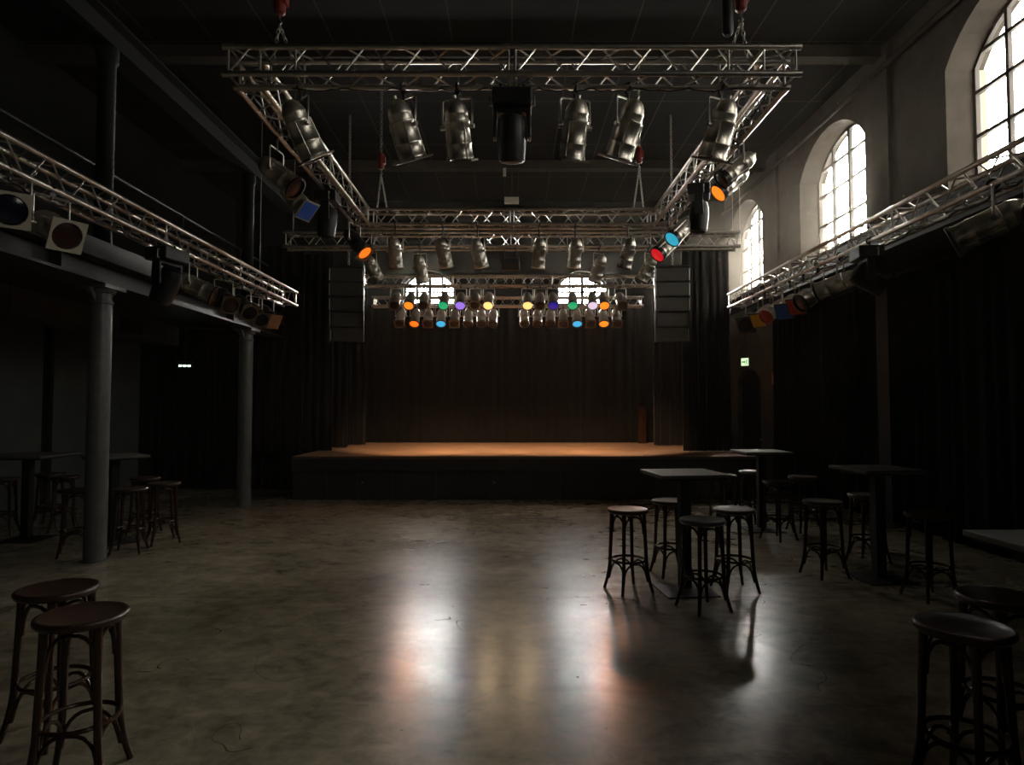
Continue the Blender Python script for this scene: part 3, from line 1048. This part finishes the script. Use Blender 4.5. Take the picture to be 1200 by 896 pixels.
Lr = [(470, 'lens_dark', 'frame', 'leftmost unlit lamp'), (487, 'lit_deep', 'ring', 'glowing orange lamp'), (502, 'lens_dark', 'frame', 'unlit square-framed lamp between orange and blue lamps'), (517, 'lit_blue', 'ring', 'glowing blue lamp'),
      (533, 'lens_dark', 'frame', 'unlit lamp just right of the blue lamp'), (549, 'lens_dark', 'ring', 'unlit lamp, third from the inner end'), (564, 'lens_dark', 'ring', 'unlit lamp, second from the inner end'), (578, 'lens_dark', 'ring', 'unlit lamp at the inner end'),
      (614, 'lens_dark', 'ring', 'unlit lamp at the inner end'), (630, 'lens_dark', 'ring', 'unlit lamp, second from the inner end'), (645, 'lens_dark', 'ring', 'unlit lamp, third from the inner end'), (660, 'lens_dark', 'frame', 'unlit lamp just left of the blue lamp'),
      (676, 'lit_blue', 'ring', 'glowing blue lamp'), (691, 'lens_dark', 'frame', 'unlit square-framed lamp between blue and orange lamps'), (707, 'lit_orange', 'ring', 'glowing orange lamp'), (722, 'lens_dark', 'frame', 'rightmost unlit lamp')]
for px, ln, fr, lab in Lr:
    side = 'left' if px < 600 else 'right'
    par((x_at(px, 14.6, Z2 - 0.3), 14.6, Z2), (random.uniform(-.05, .05), -0.62, -0.8), lab + ' in lower row over stage, %s half' % side, ln, fr, 'blackmetal' if ln != 'lens_dark' else 'frame_metal', drop=0.24, group='lower row of lamps over the stage')

# left gallery truss
gl = 'lights on the left gallery truss'
Lc = lambda px, z=3.3: (750 * 3.93 / (600 - px) - (z - EYE) * SN) / CS
par((LX, Lc(10), ZS), (0.62, -0.75, -0.25), 'lamp with a square frame and dark blue lens, nearest on the left truss', 'gel_navy', 'frame', 'frame_cream', 'blackmetal', drop=0.32, group=gl, scale=1.1)
par((LX, Lc(60), ZS), (0.8, -0.45, -0.42), 'lamp with a cream square frame and dark red lens on the left truss', 'gel_maroon', 'frame', 'frame_cream', 'chrome', drop=0.32, group=gl, scale=1.1)
par((LX, Lc(226), ZS), (0.85, 0.12, -0.42), 'shiny silver can seen side-on under the left truss', 'lens_dark', 'ring', 'gel_maroon', drop=0.36, group=gl, scale=1.1)
par((LX, Lc(262), ZS), (0.6, -0.55, -0.5), 'dark can with dark red square gel frame, fourth along the left truss', 'gel_maroon', 'frame', 'frame_metal', 'blackmetal', drop=0.36, group=gl)
par((LX, Lc(284), ZS), (0.6, -0.5, -0.55), 'dark can with brown square frame, fifth along the left truss', 'lens_dark', 'frame', 'frame_metal', 'blackmetal', drop=0.36, group=gl)
par((LX, Lc(298), ZS), (0.6, -0.5, -0.55), 'dark can with black lens in a bronze frame, second last on the left truss', 'lens_dark', 'frame', 'frame_metal', 'blackmetal', drop=0.4, group=gl)
par((LX, Lc(312), ZS), (0.6, -0.5, -0.55), 'dark can with speckled orange gel, last on the left truss', 'gel_skin', 'frame', 'gel_skin', 'blackmetal', drop=0.36, group=gl, sheet='gel_skin')

# right wall truss
gr_ = 'lights on the right wall truss'
Rc = lambda px, z=3.3: (750 * 4.02 / (px - 600) - (z - EYE) * SN) / CS
par((RX, Rc(1165), ZS), (-0.75, 0.6, -0.42), 'big polished silver can hanging under the near part of the right truss', 'lens_dark', 'ring', 'blackmetal', drop=0.32, group=gr_, scale=1.2)
par((RX, Rc(1232), ZS), (-0.6, -0.6, -0.3), 'black round-fronted lamp at the right edge on the right truss', 'lens_dark', 'ring', 'blackmetal', 'blackmetal', drop=0.36, group=gr_, scale=1.2)
par((RX, Rc(985), ZS), (-0.7, 0.65, -0.3), 'long silver can lying nearly level under the right truss', 'lens_dark', 'ring', 'blackmetal', drop=0.34, group=gr_, scale=1.1)
par((RX, Rc(958), ZS), (-0.75, -0.1, -0.45), 'silver can with pale blue sheen, beside the red gel on the right truss', 'lens_dark', 'ring', 'blackmetal', drop=0.36, group=gr_, scale=1.1)
par((RX, Rc(942), ZS), (-0.6, -0.5, -0.5), 'can with a red gel under the right truss', 'gel_red', 'frame', 'frame_metal', drop=0.36, group=gr_, sheet='gel_red')
par((RX, Rc(926), ZS), (-0.55, -0.55, -0.5), 'can with a blue gel under the right truss', 'gel_blue', 'frame', 'blackmetal', drop=0.36, group=gr_, sheet='gel_blue')
par((RX, Rc(910), ZS), (-0.7, -0.3, -0.5), 'plain silver can between blue and yellow gels on the right truss', 'gel_red', 'ring', 'gel_red', drop=0.36, group=gr_)
par((RX, Rc(897), ZS), (-0.6, -0.5, -0.5), 'can with a yellow gel under the far end of the right truss', 'gel_yellow', 'frame', 'frame_metal', drop=0.36, group=gr_, sheet='gel_yellow')
par((RX, Rc(884), ZS), (-0.6, -0.5, -0.45), 'black can at the far end of the right truss', 'lens_dark', 'frame', 'blackmetal', 'blackmetal', drop=0.36, group=gr_, scale=1.2)


# black moving lights
def moving_head(chord, label, tilt=0.2, pan=0.0, s=1.0):
    o = thing('moving_light', label, 'moving light', chord, pan, 'black moving lights')
    o.scale = (s, s, s)
    MB().box(-0.17, 0.17, -0.14, 0.14, -0.2, -0.06).build('base_box', M['blackplastic'], o, smooth=False, bevel=0.012)
    for sx in (-1, 1):
        c = MB().tube((sx * 0.1, 0, -0.07), (sx * 0.1, 0, 0.0), 0.012, 8)
        c.path([(sx * 0.1, 0.034 * math.cos(R(a)), 0.034 * math.sin(R(a))) for a in range(-90, 181, 30)], 0.011, 8)
        c.build('hook_clamp', M['blackmetal'], o)
    y = MB()
    y.box(-0.16, 0.16, -0.05, 0.05, -0.24, -0.2)
    for sx in (-1, 1):
        y.hexa([(sx * 0.135, -0.06, -0.46), (sx * 0.165, -0.06, -0.46), (sx * 0.165, 0.06, -0.46), (sx * 0.135, 0.06, -0.46),
                (sx * 0.125, -0.05, -0.22), (sx * 0.16, -0.05, -0.22), (sx * 0.16, 0.05, -0.22), (sx * 0.125, 0.05, -0.22)])
    y.build('yoke', M['blackplastic'], o, bevel=0.008)
    h = MB()
    h.lathe([(0.06, 0.19), (0.1, 0.17), (0.122, 0.1), (0.126, 0.0), (0.12, -0.1), (0.112, -0.2), (0.1, -0.205)], 24)
    ho = h.build('lamp_head', M['blackplastic'], o)
    ho.location = (0, 0, -0.44)
    ho.rotation_euler = (tilt, 0, 0)
    MB().lathe([(0.1, -0.204), (0.1, -0.212), (0.06, -0.222), (0.01, -0.225)], 22).build('lens', M['lens_dark'], ho)
    for sx in (-1, 1):
        hb = MB().path([(sx * 0.17, -0.06, -0.1), (sx * 0.195, -0.06, -0.1), (sx * 0.195, -0.06, -0.19), (sx * 0.17, -0.06, -0.19)], 0.008, 6)
        hb.build('carry_handle', M['steel'], o)


moving_head((x_at(600, 5.72, 4.4), 5.74, ZQ), 'black moving light hanging from the centre of the front truss', 0.25, 0.0, 1.05)
moving_head((QX - 0.1, 8.2, ZQ), 'black moving light on the right beam of the square truss', 0.05, 1.3)
moving_head((-QX + 0.06, 8.45, ZQ), 'black moving light on the left beam of the square truss', 0.1, 1.6)
moving_head((LX, Lc(196), ZS), 'black moving light under the left gallery truss near the iron column', 0.5, 1.3, 1.05)
moving_head((RX, Rc(1016), ZS), 'black moving light under the right wall truss between silver cans', -1.0, 1.4, 0.95)

# wide blinder under the cross truss
bl = thing('blinder_light', 'small black box light with brown front in the middle of the cross truss', 'stage light', (x_at(598, 10.9, 4.3), 10.9, ZW))
MB().box(-0.155, 0.155, -0.07, 0.07, -0.42, -0.22).build('housing', M['blackmetal'], bl, smooth=False, bevel=0.006)
MB().box(-0.14, 0.14, -0.085, -0.068, -0.4, -0.3).build('front_panel', M['wood_seat'], bl, smooth=False)
for sx in (-1, 1):
    MB().box(sx * 0.16 - 0.008, sx * 0.16 + 0.008, -0.06, 0.06, -0.42, -0.3).build('end_bracket', M['alu'], bl, smooth=False)
MB().path([(-0.1, 0, -0.22), (-0.1, 0, -0.05), (0.1, 0, -0.05), (0.1, 0, -0.22)], 0.01, 6).build('hanging_bracket', M['blackmetal'], bl)
MB().path([(0, 0.034 * math.cos(R(a)), 0.034 * math.sin(R(a))) for a in range(-90, 181, 30)], 0.011, 8).build('hook_clamp', M['blackmetal'], bl)

# pale lamp hung from the far ceiling beam
p = at(599.5, 235, 14.9)
cl = thing('hanging_lamp', 'small pale box lamp on two thin rods below the far ceiling beam', 'lamp', (p.x, p.y, p.z))
MB().box(-0.17, 0.17, -0.06, 0.06, -0.07, 0.07).build('lamp_box', M['white'], cl, smooth=False, bevel=0.006)
for sx in (-1, 1):
    MB().tube((sx * 0.16, 0, 0.06), (sx * 0.16, 0, 7.4 - p.z), 0.008, 6).build('rod', M['steel_dark'], cl)
MB().box(-0.2, -0.13, -0.04, 0.04, 7.22 - p.z, 7.4 - p.z).build('beam_clamp', M['frame_cream'], cl, smooth=False)


# ------------------------------------------------------------------ line array speakers
def line_array(x, y, ztop, label, aim):
    o = thing('line_array_speaker', label, 'speaker', (x, y, ztop), aim, 'hanging speaker stacks')
    w, hh, dp = 0.63, 0.29, 0.4
    fr = MB()
    fr.box(-w / 2, w / 2, -0.03, dp, 0.0, 0.035)
    for sx in (-1, 1):
        fr.box(sx * (w / 2 + 0.012) - 0.012, sx * (w / 2 + 0.012) + 0.012, 0.02, 0.1, -5 * hh, 0.05)
    fr.build('rigging_frame', M['steel_dark'], o, smooth=False)
    c = MB()
    chain(c, (0.02, 0.15, 0.03), (0.02, 0.15, ZC - ztop), 0.08, 0.008)
    c.build('lift_chain', M['steel'], o)
    for i in range(5):
        a = 0.012 * i * i
        Mx = Matrix.Translation((0, 0.012 * i * (i - 1), -hh * i)) @ Matrix.Rotation(a * 0.5, 4, 'X')
        cb = MB()
        p_ = [(-w / 2, 0, -hh + 0.006), (w / 2, 0, -hh + 0.006), (w / 2 - 0.08, dp, -hh + 0.03), (-w / 2 + 0.08, dp, -hh + 0.03), (-w / 2, 0, -0.004), (w / 2, 0, -0.004), (w / 2 - 0.08, dp, -0.03), (-w / 2 + 0.08, dp, -0.03)]
        cb.hexa([Mx @ Vector(q) for q in p_])
        co = cb.build('speaker_cabinet', M['speaker'], o, smooth=False, bevel=0.008)
        MB().box(-w / 2 + 0.03, w / 2 - 0.03, -0.012, 0.004, -hh + 0.022, -0.02, Mx).build('grille', M['grille'], co, smooth=False, bevel=0.004)
        pins = MB()
        for sx in (-1, 1):
            pins.tube(Mx @ Vector((sx * (w / 2 + 0.004), -0.012, -0.03)), Mx @ Vector((sx * (w / 2 + 0.004), -0.012, -hh + 0.03)), 0.008, 6)
        pins.build('side_rail', M['steel'], co)


pt = at(788, 313, 12.4)
line_array(pt.x, 12.4, pt.z, 'black stack of five hanging speakers right of the stage', -0.1)
pt = at(406, 313, 12.4)
line_array(pt.x, 12.4, pt.z, 'black stack of five hanging speakers left of the stage', 0.1)

# ------------------------------------------------------------------ signs
p = at(873.5, 424, 14.9)
ex = thing('exit_sign', 'small lit green and white exit sign hanging above the arched door', 'sign', (p.x, p.y, p.z), R(-42))
ex.scale = (0.72, 1, 1.1)
MB().box(-0.13, 0.13, -0.03, 0.03, -0.09, 0.09).build('sign_box', M['steel_dark'], ex, smooth=False, bevel=0.005)
MB().box(-0.12, 0.12, -0.034, -0.03, -0.08, 0.08).build('lit_face', M['exit_face'], ex, smooth=False)
pic = MB()
pic.box(-0.1, -0.02, -0.037, -0.034, -0.012, 0.012)
pic.add([(-0.02, -0.037, -0.04), (-0.02, -0.037, 0.04), (0.015, -0.037, 0), (-0.02, -0.034, -0.04), (-0.02, -0.034, 0.04), (0.015, -0.034, 0)], [(0, 2, 1), (3, 4, 5), (0, 1, 4, 3), (1, 2, 5, 4), (2, 0, 3, 5)])
pic.lathe([(0.011, 0), (0.011, 0.003)], 10, Matrix.Translation((0.065, -0.034, 0.048)) @ Matrix.Rotation(R(90), 4, 'X'))
for q in (((0.06, 0.035), (0.055, 0.0)), ((0.055, 0.0), (0.075, -0.03)), ((0.075, -0.03), (0.07, -0.06)), ((0.055, 0.0), (0.035, -0.03)), ((0.035, -0.03), (0.02, -0.055)), ((0.06, 0.03), (0.09, 0.015)), ((0.06, 0.03), (0.035, 0.012))):
    pic.tube((q[0][0], -0.035, q[0][1]), (q[1][0], -0.035, q[1][1]), 0.007, 6)
pic.build('pictogram', M['exit_green'], ex, smooth=False)
MB().tube((0.02, 0, 0.09), (0.02, 0, 1.35), 0.01, 6).build('hanging_rod', M['steel_dark'], ex)
MB().box(-0.1, 0.12, -0.05, 0.05, 1.35, 1.4).build('bracket', M['steel_dark'], ex, smooth=False)

fs_ = thing('fire_sign', 'small red fire extinguisher sign on the pillar right of the arched door', 'sign', (XR - 0.06, 14.47, 2.42))
MB().box(-0.012, 0, -0.11, 0.11, -0.13, 0.13).build('sign_plate', M['sign_red'], fs_, smooth=False)
pc = MB()
pc.box(-0.016, -0.012, -0.02, 0.05, -0.1, 0.04)
pc.box(-0.016, -0.012, 0.0, 0.03, 0.04, 0.075)
pc.box(-0.016, -0.012, -0.05, 0.03, 0.075, 0.09)
pc.box(-0.016, -0.012, -0.06, -0.04, -0.04, 0.09)
pc.build('pictogram', M['white'], fs_, smooth=False)

p = at(217, 428, 13.4)
el = thing('exit_sign', 'low exit light with three bright lamps under the left gallery', 'sign', (p.x, p.y, p.z), 0.2)
MB().box(-0.16, 0.16, -0.03, 0.03, -0.05, 0.1).build('sign_box', M['steel_dark'], el, smooth=False, bevel=0.005)
for sx in (-0.085, 0, 0.085):
    MB().box(sx - 0.03, sx + 0.03, -0.036, -0.03, -0.03, 0.01).build('lit_lamp', M['exit_lamp'], el, smooth=False)
MB().tube((0, 0, 0.1), (0, 0, 3.5 - p.z), 0.012, 6).build('hanging_rod', M['steel_dark'], el)


# ------------------------------------------------------------------ cables on the trusses
def cable(label, pts, r=0.008, m='rubber', seed=1):
    rng = random.Random(seed)
    full = []
    for (a, b) in zip(pts, pts[1:]):
        a, b = Vector(a), Vector(b)
        for i in range(10):
            t = i / 10
            q = a.lerp(b, t)
            q.z -= 0.35 * (b - a).length * 0.18 * 4 * t * (1 - t)
            q += Vector((rng.uniform(-.012, .012), rng.uniform(-.012, .012), rng.uniform(-.008, .008)))
            full.append(q)
    full.append(Vector(pts[-1]))
    o = MB().path(full, r, 6).build('power_cable', M[m])
    tag(o, label, 'cable', 'cables slung along the trusses')


def zigs(x0, x1, y0, y1, z, n_, seed):
    rng = random.Random(seed)
    return [(rng.uniform(x0, x1), y0 + (y1 - y0) * i / n_, z + rng.uniform(-.02, .03)) for i in range(n_ + 1)]


cable('black cable slung under the inner edge of the left gallery truss', zigs(LX - 0.16, LX - 0.06, 2.8, 11.4, ZS - 0.02, 14, 1), 0.011, 'rubber', 1)
cable('thin grey cable looped under the left gallery truss', zigs(LX - 0.22, LX - 0.1, 3.0, 11.2, ZS - 0.0, 17, 2), 0.006, 'cable_grey', 2)
cable('black cable slung under the inner edge of the right wall truss', zigs(RX + 0.06, RX + 0.16, 2.8, 11.6, ZS - 0.02, 14, 3), 0.012, 'rubber', 3)
cable('thin grey cable looped under the right wall truss', zigs(RX + 0.02, RX + 0.2, 3.0, 11.5, ZS + 0.0, 19, 4), 0.007, 'cable_grey', 4)
cable('tangled grey cable lying inside the right wall truss', zigs(RX + 0.04, RX + 0.2, 5.5, 11.6, ZS + 0.11, 26, 5), 0.007, 'cable_grey', 5)
cable('second tangled grey cable lying inside the far half of the right wall truss', zigs(RX + 0.04, RX + 0.2, 7.0, 11.6, ZS + 0.16, 22, 6), 0.006, 'cable_grey', 6)
cable('black cable along the right beam of the square truss', zigs(QX - 0.2, QX - 0.04, 5.8, 10.0, ZQ + 0.03, 9, 7), 0.009, 'rubber', 7)
cable('black cable along the left beam of the square truss', zigs(-QX + 0.04, -QX + 0.2, 5.8, 10.0, ZQ + 0.03, 9, 8), 0.009, 'rubber', 8)
cable('black cable hanging along the front beam of the square truss', [(-2.0 + i * 0.45, 5.72, ZQ - 0.02) for i in range(10)], 0.007, 'rubber', 9)
cable('black cable drooping along the upper stage truss', [(-3.0 + i * 0.55, 14.05, Z1 - 0.02) for i in range(12)], 0.008, 'rubber', 10)


# ------------------------------------------------------------------ bar stools and tables
def make_stool():
    s = thing('bar_stool', None, 'bar stool')
    seat = MB().lathe([(0.02, 0.735), (0.16, 0.735), (0.186, 0.742), (0.197, 0.755), (0.198, 0.768), (0.192, 0.778), (0.182, 0.781), (0.172, 0.777), (0.13, 0.771), (0.06, 0.767), (0.004, 0.766)], 40)
    seat.build('seat', M['wood_seat'], s, ang=60)
    def leg_pt(a, z):
        if z > 0.25:
            r_ = 0.156 + (0.74 - z) / 0.49 * 0.022
        else:
            t = (0.25 - z) / 0.25
            r_ = 0.178 + 0.028 * t + 0.03 * t * t
        return Vector((r_ * math.cos(a), r_ * math.sin(a), z))
    zs = [0.745, 0.6, 0.45, 0.3, 0.25, 0.18, 0.12, 0.06, 0.0]
    rr = [0.021, 0.019, 0.018, 0.018, 0.018, 0.017, 0.016, 0.015, 0.0145]
    ang_ = [R(45 + 90 * k) for k in range(4)]
    for a in ang_:
        MB().path([leg_pt(a, z) for z in zs], rr, 10).build('leg', M['wood_dark'], s)
    MB().path([(0.163 * math.cos(2 * math.pi * k / 36), 0.163 * math.sin(2 * math.pi * k / 36), 0.292) for k in range(36)], 0.0115, 8, closed=True).build('foot_ring', M['wood_dark'], s)
    for k in range(4):
        a, b = ang_[k], ang_[k] + R(90)
        for (zl, zm, name) in ((0.545, 0.712, 'upper_brace'), (0.1, 0.27, 'lower_brace')):
            pts = []
            for i in range(13):
                t = i / 12
                w = math.pi * t
                # superellipse arch between the two legs
                u_ = math.cos(w)
                h_ = math.sin(w)
                u_ = math.copysign(abs(u_) ** 0.9, u_)
                h_ = h_ ** 0.85
                z = zl + (zm - zl) * h_
                p0, p1 = leg_pt(a, z), leg_pt(b, z)
                p0 *= 0.93
                p1 *= 0.93
                q = p0.lerp(p1, 0.5 - u_ / 2)
                bow = 1 + 0.16 * h_ * (1 - abs(u_))
                pts.append((q.x * bow, q.y * bow, z))
            MB().path(pts, [0.015, 0.013] + [0.0095] * 9 + [0.013, 0.015], 8).build(name, M['wood_dark'], s)
    return s


STOOL = [
    (-2.04, 3.08, 12, 'dark wooden bar stool nearest the camera in the left front corner'),
    (-2.47, 3.52, -18, 'dark wooden bar stool in the left front corner, behind the nearest one'),
    (2.03, 2.92, 25, 'dark wooden bar stool nearest the camera in the right front corner'),
    (2.53, 3.36, 5, 'dark wooden bar stool by the cut-off table at right, behind the nearest one'),
    (1.12, 6.24, 22, 'bentwood bar stool left of the centre-right high table'),
    (1.68, 6.82, 10, 'bentwood bar stool behind the post of the centre-right high table'),
    (1.67, 5.66, 20, 'bentwood bar stool in front of the post of the centre-right high table'),
    (2.15, 6.25, 8, 'bentwood bar stool right of the centre-right high table'),
    (-4.66, 7.86, 15, 'brown bar stool just right of the near iron column, in front'),
    (-4.55, 8.42, 40, 'brown bar stool right of the near iron column, standing clear of the other'),
    (-5.16, 9.05, 5, 'brown bar stool behind the dark table beside the near iron column'),
    (-5.22, 7.72, 30, 'brown bar stool partly hidden by the left side of the near iron column'),
    (-6.9, 9.62, 12, 'brown bar stool farther back of the pair right of the far-left table'),
    (-6.42, 9.22, 33, 'brown bar stool nearer of the pair right of the far-left table'),
    (-7.08, 8.95, 20, 'brown bar stool cut by the left edge, behind the far-left table'),
    (3.27, 6.78, 14, 'nearly black bar stool left of the dark table by the right wall'),
    (4.02, 7.3, 30, 'nearly black bar stool behind the dark table by the right wall'),
    (3.86, 5.98, 8, 'nearly black bar stool in front of the dark table by the right wall'),
    (3.08, 9.4, 17, 'dim bar stool near the right end of the stage, left of its table'),
    (3.72, 9.98, 35, 'dim bar stool near the right end of the stage, behind its table'),
    (4.16, 9.2, 10, 'dim bar stool near the right end of the stage, right of its table'),
    (3.56, 8.62, 28, 'dim bar stool near the right end of the stage, in front of its table'),
]
proto = make_stool()
for i, (x, y, rz, lab) in enumerate(STOOL):
    o = proto if i == 0 else dup_tree(proto)
    o.location = (x, y, 0)
    o.rotation_euler = (0, 0, R(rz))
    tag(o, lab, 'bar stool', 'bentwood bar stools')


def make_table():
    t_ = thing('high_table', None, 'table')
    MB().box(-0.33, 0.33, -0.33, 0.33, 1.105, 1.135).build('table_top', M['tabletop'], t_, smooth=False, bevel=0.004)
    MB().box(-0.31, 0.31, -0.31, 0.31, 1.085, 1.105).build('top_frame', M['blackiron'], t_, smooth=False)
    MB().box(-0.052, 0.052, -0.052, 0.052, 0.03, 1.085).build('post', M['blackiron'], t_, smooth=False, bevel=0.006)
    b_ = MB()
    b_.frustum(0, 0, 0, 0.25, 0.25, 0.012, 0.25, 0.25)
    b_.frustum(0, 0, 0.012, 0.25, 0.25, 0.035, 0.09, 0.09)
    b_.build('base_plate', M['blackiron'], t_, smooth=False)
    return t_


TABLE = [
    (1.66, 6.22, 6, 1.0, 'square high table with black post between the four centre-right stools'),
    (2.72, 2.84, 0, 1.32, 'dark square high table cut off by the right edge of the picture'),
    (-5.22, 8.45, 45, 1.0, 'dark high table behind the near iron column'),
    (-6.47, 8.6, 3, 1.3, 'dark high table with thick post at the far left'),
    (3.78, 6.66, 4, 1.0, 'nearly black high table by the right wall in deep shadow'),
    (3.6, 9.3, 0, 1.0, 'dim high table near the right end of the stage'),
]
tp = make_table()
for i, (x, y, rz, sc, lab) in enumerate(TABLE):
    o = tp if i == 0 else dup_tree(tp)
    o.location = (x, y, 0)
    o.rotation_euler = (0, 0, R(rz))
    for ch in o.children:
        if ch.name.startswith(('table_top', 'top_frame')):
            ch.scale = (sc, sc, 1)
    tag(o, lab, 'table', 'square high tables')

# ------------------------------------------------------------------ haze in the hall
HAZE_WIN, HAZE_STAGE, HAZE_BASE = 0.045, 0.006, 0.0005
hz = MB().box(XL - 0.02, XR + 0.45, YF - 0.02, YB + 0.4, -0.02, ZC + 0.02).build('haze', None, smooth=False)
hm = bpy.data.materials.new('stage_haze')
hm.use_nodes = True
nt = hm.node_tree
nt.nodes.remove(nt.nodes['Principled BSDF'])
vs_ = nt.nodes.new('ShaderNodeVolumeScatter')
vs_.inputs['Color'].default_value = (1.0, 0.88, 0.72, 1)
vs_.inputs['Anisotropy'].default_value = 0.3
geo = nt.nodes.new('ShaderNodeTexCoord')
sep = nt.nodes.new('ShaderNodeSeparateXYZ')
nt.links.new(geo.outputs['Object'], sep.inputs[0])


def sstep(axis, lo, hi):
    r = nt.nodes.new('ShaderNodeMapRange')
    r.interpolation_type = 'SMOOTHSTEP'
    r.inputs['From Min'].default_value = lo
    r.inputs['From Max'].default_value = hi
    nt.links.new(sep.outputs[axis], r.inputs['Value'])
    return r.outputs['Result']


def op(kind, a, b):
    n_ = nt.nodes.new('ShaderNodeMath')
    n_.operation = kind
    for i_, v in enumerate((a, b)):
        if isinstance(v, (int, float)):
            n_.inputs[i_].default_value = v
        else:
            nt.links.new(v, n_.inputs[i_])
    return n_.outputs[0]


# smoke drifts up under the windows on the right and hangs above the stage
d_win = op('MULTIPLY', op('MULTIPLY', op('MULTIPLY', sstep('X', 3.2, 6.4), op('MULTIPLY', sstep('Y', 6.5, 14.0), op('SUBTRACT', 1.0, sstep('Z', 5.4, 7.0)))), sstep('Z', 3.2, 5.0)), HAZE_WIN)
d_stage = op('MULTIPLY', op('MULTIPLY', sstep('Y', 12.0, 17.0), sstep('Z', 0.6, 5.2)), HAZE_STAGE)
nt.links.new(op('ADD', op('ADD', d_win, d_stage), HAZE_BASE), vs_.inputs['Density'])
nt.links.new(vs_.outputs[0], nt.nodes['Material Output'].inputs['Volume'])
hz.data.materials.append(hm)
tag(hz, 'thin warm haze filling the hall, thickest by the right windows', 'haze', kind='stuff')

# ------------------------------------------------------------------ light
w = bpy.data.worlds.new('overcast_sky')
scene.world = w
w.use_nodes = True
bg = w.node_tree.nodes['Background']
bg.inputs['Color'].default_value = (1.0, 0.96, 0.89, 1)
# hazy bright sky, with the sun behind thin cloud beyond the back wall
SKY, GLOW = 5.3, 220.0
wn = w.node_tree
wtc = wn.nodes.new('ShaderNodeTexCoord')
dot = wn.nodes.new('ShaderNodeVectorMath')
dot.operation = 'DOT_PRODUCT'
dot.inputs[1].default_value = Vector((0.0, 0.93, 0.36)).normalized()
wn.links.new(wtc.outputs['Generated'], dot.inputs[0])
mr = wn.nodes.new('ShaderNodeMapRange')
mr.interpolation_type = 'SMOOTHSTEP'
mr.inputs['From Min'].default_value = 0.62
mr.inputs['From Max'].default_value = 0.95
mr.inputs['To Min'].default_value = SKY
mr.inputs['To Max'].default_value = GLOW
wn.links.new(dot.outputs['Value'], mr.inputs['Value'])
wn.links.new(mr.outputs['Result'], bg.inputs['Strength'])


def portal(loc, rot, sx, sy):
    l = bpy.data.lights.new('window_portal', 'AREA')
    l.shape = 'RECTANGLE'
    l.size, l.size_y = sx, sy
    l.cycles.is_portal = True
    o = bpy.data.objects.new('window_portal', l)
    COL.objects.link(o)
    o.location = loc
    o.rotation_euler = rot


for (a, b) in W_OPEN:
    portal((XR + 0.66, (a + b) / 2, (SILL + SPRING + RISE) / 2), (0, R(90), 0), SPRING + RISE - SILL, b - a)
for (a, b) in BW:
    portal(((a + b) / 2, YB + 0.55, (BS + BSP + BR) / 2), (R(-90), 0, 0), b - a, BSP + BR - BS)


def spot(loc, target, energy, col, size, blend=0.6, rad=0.06):
    l = bpy.data.lights.new('stage_lamp', 'SPOT')
    l.energy = energy
    l.color = col
    l.spot_size = R(size)
    l.spot_blend = blend
    l.shadow_soft_size = rad
    o = bpy.data.objects.new('stage_lamp', l)
    COL.objects.link(o)
    o.location = loc
    d_ = Vector(target) - Vector(loc)
    o.rotation_euler = d_.to_track_quat('-Z', 'Y').to_euler()


STAGE_W, ROW_W = 1150, 40
for px, tx in ((519, -2.1), (560, -0.7), (632, 0.8), (674, 2.3)):
    spot((x_at(px, 10.3, 3.95), 10.3, 3.95), (tx, 14.5, SH), STAGE_W, (1.0, 0.64, 0.37), 43, 0.8)
LCOL = {'lit_orange': ((1.0, 0.36, 0.1), 1.0), 'lit_deep': ((1.0, 0.3, 0.06), 0.8), 'lit_warm': ((1.0, 0.72, 0.42), 0.8), 'lit_lav': ((0.9, 0.75, 0.9), 0.6),
        'lit_green': ((0.2, 0.9, 0.5), 0.15), 'lit_purple': ((0.45, 0.3, 1.0), 0.15), 'lit_blue': ((0.2, 0.6, 1.0), 0.2), 'lit_indigo': ((0.2, 0.1, 1.0), 0.05)}
for row, y_, z_, ay, az_ in ((U, 14.0, Z1 - 0.31, -0.8, -0.75), (Lr, 14.6, Z2 - 0.24, -0.62, -0.8)):
    for px, ln, fr, lab in row:
        if ln in LCOL:
            dv = Vector((0, ay, az_)).normalized()
            p0 = Vector((x_at(px, y_, z_), y_, z_)) + dv * 0.29
            spot(p0, p0 + dv + Vector((-0.12 - 0.03 * p0.x, -0.12, 0.05)), ROW_W * LCOL[ln][1], LCOL[ln][0], 62, 1.0, 0.08)

# ------------------------------------------------------------------ camera and view
cam = bpy.data.cameras.new('camera')
cam.sensor_width = 36
cam.lens = 36 * F / 1200
cam.clip_start = 0.05
co = bpy.data.objects.new('camera', cam)
COL.objects.link(co)
co.location = (0, 0, EYE)
co.rotation_euler = (math.pi / 2 + PITCH, 0, 0)
scene.camera = co
vs = scene.view_settings
scene.display_settings.display_device = 'sRGB'
vs.view_transform = 'Standard'
vs.look = 'None'
vs.gamma = 1
vs.use_curve_mapping = False
vs.exposure = 0.0
scene.cycles.use_denoising = True
scene.cycles.max_bounces = 8
scene.cycles.diffuse_bounces = 4
scene.cycles.glossy_bounces = 4
scene.cycles.transparent_max_bounces = 12
scene.cycles.volume_bounces = 1
scene.cycles.sample_clamp_indirect = 6
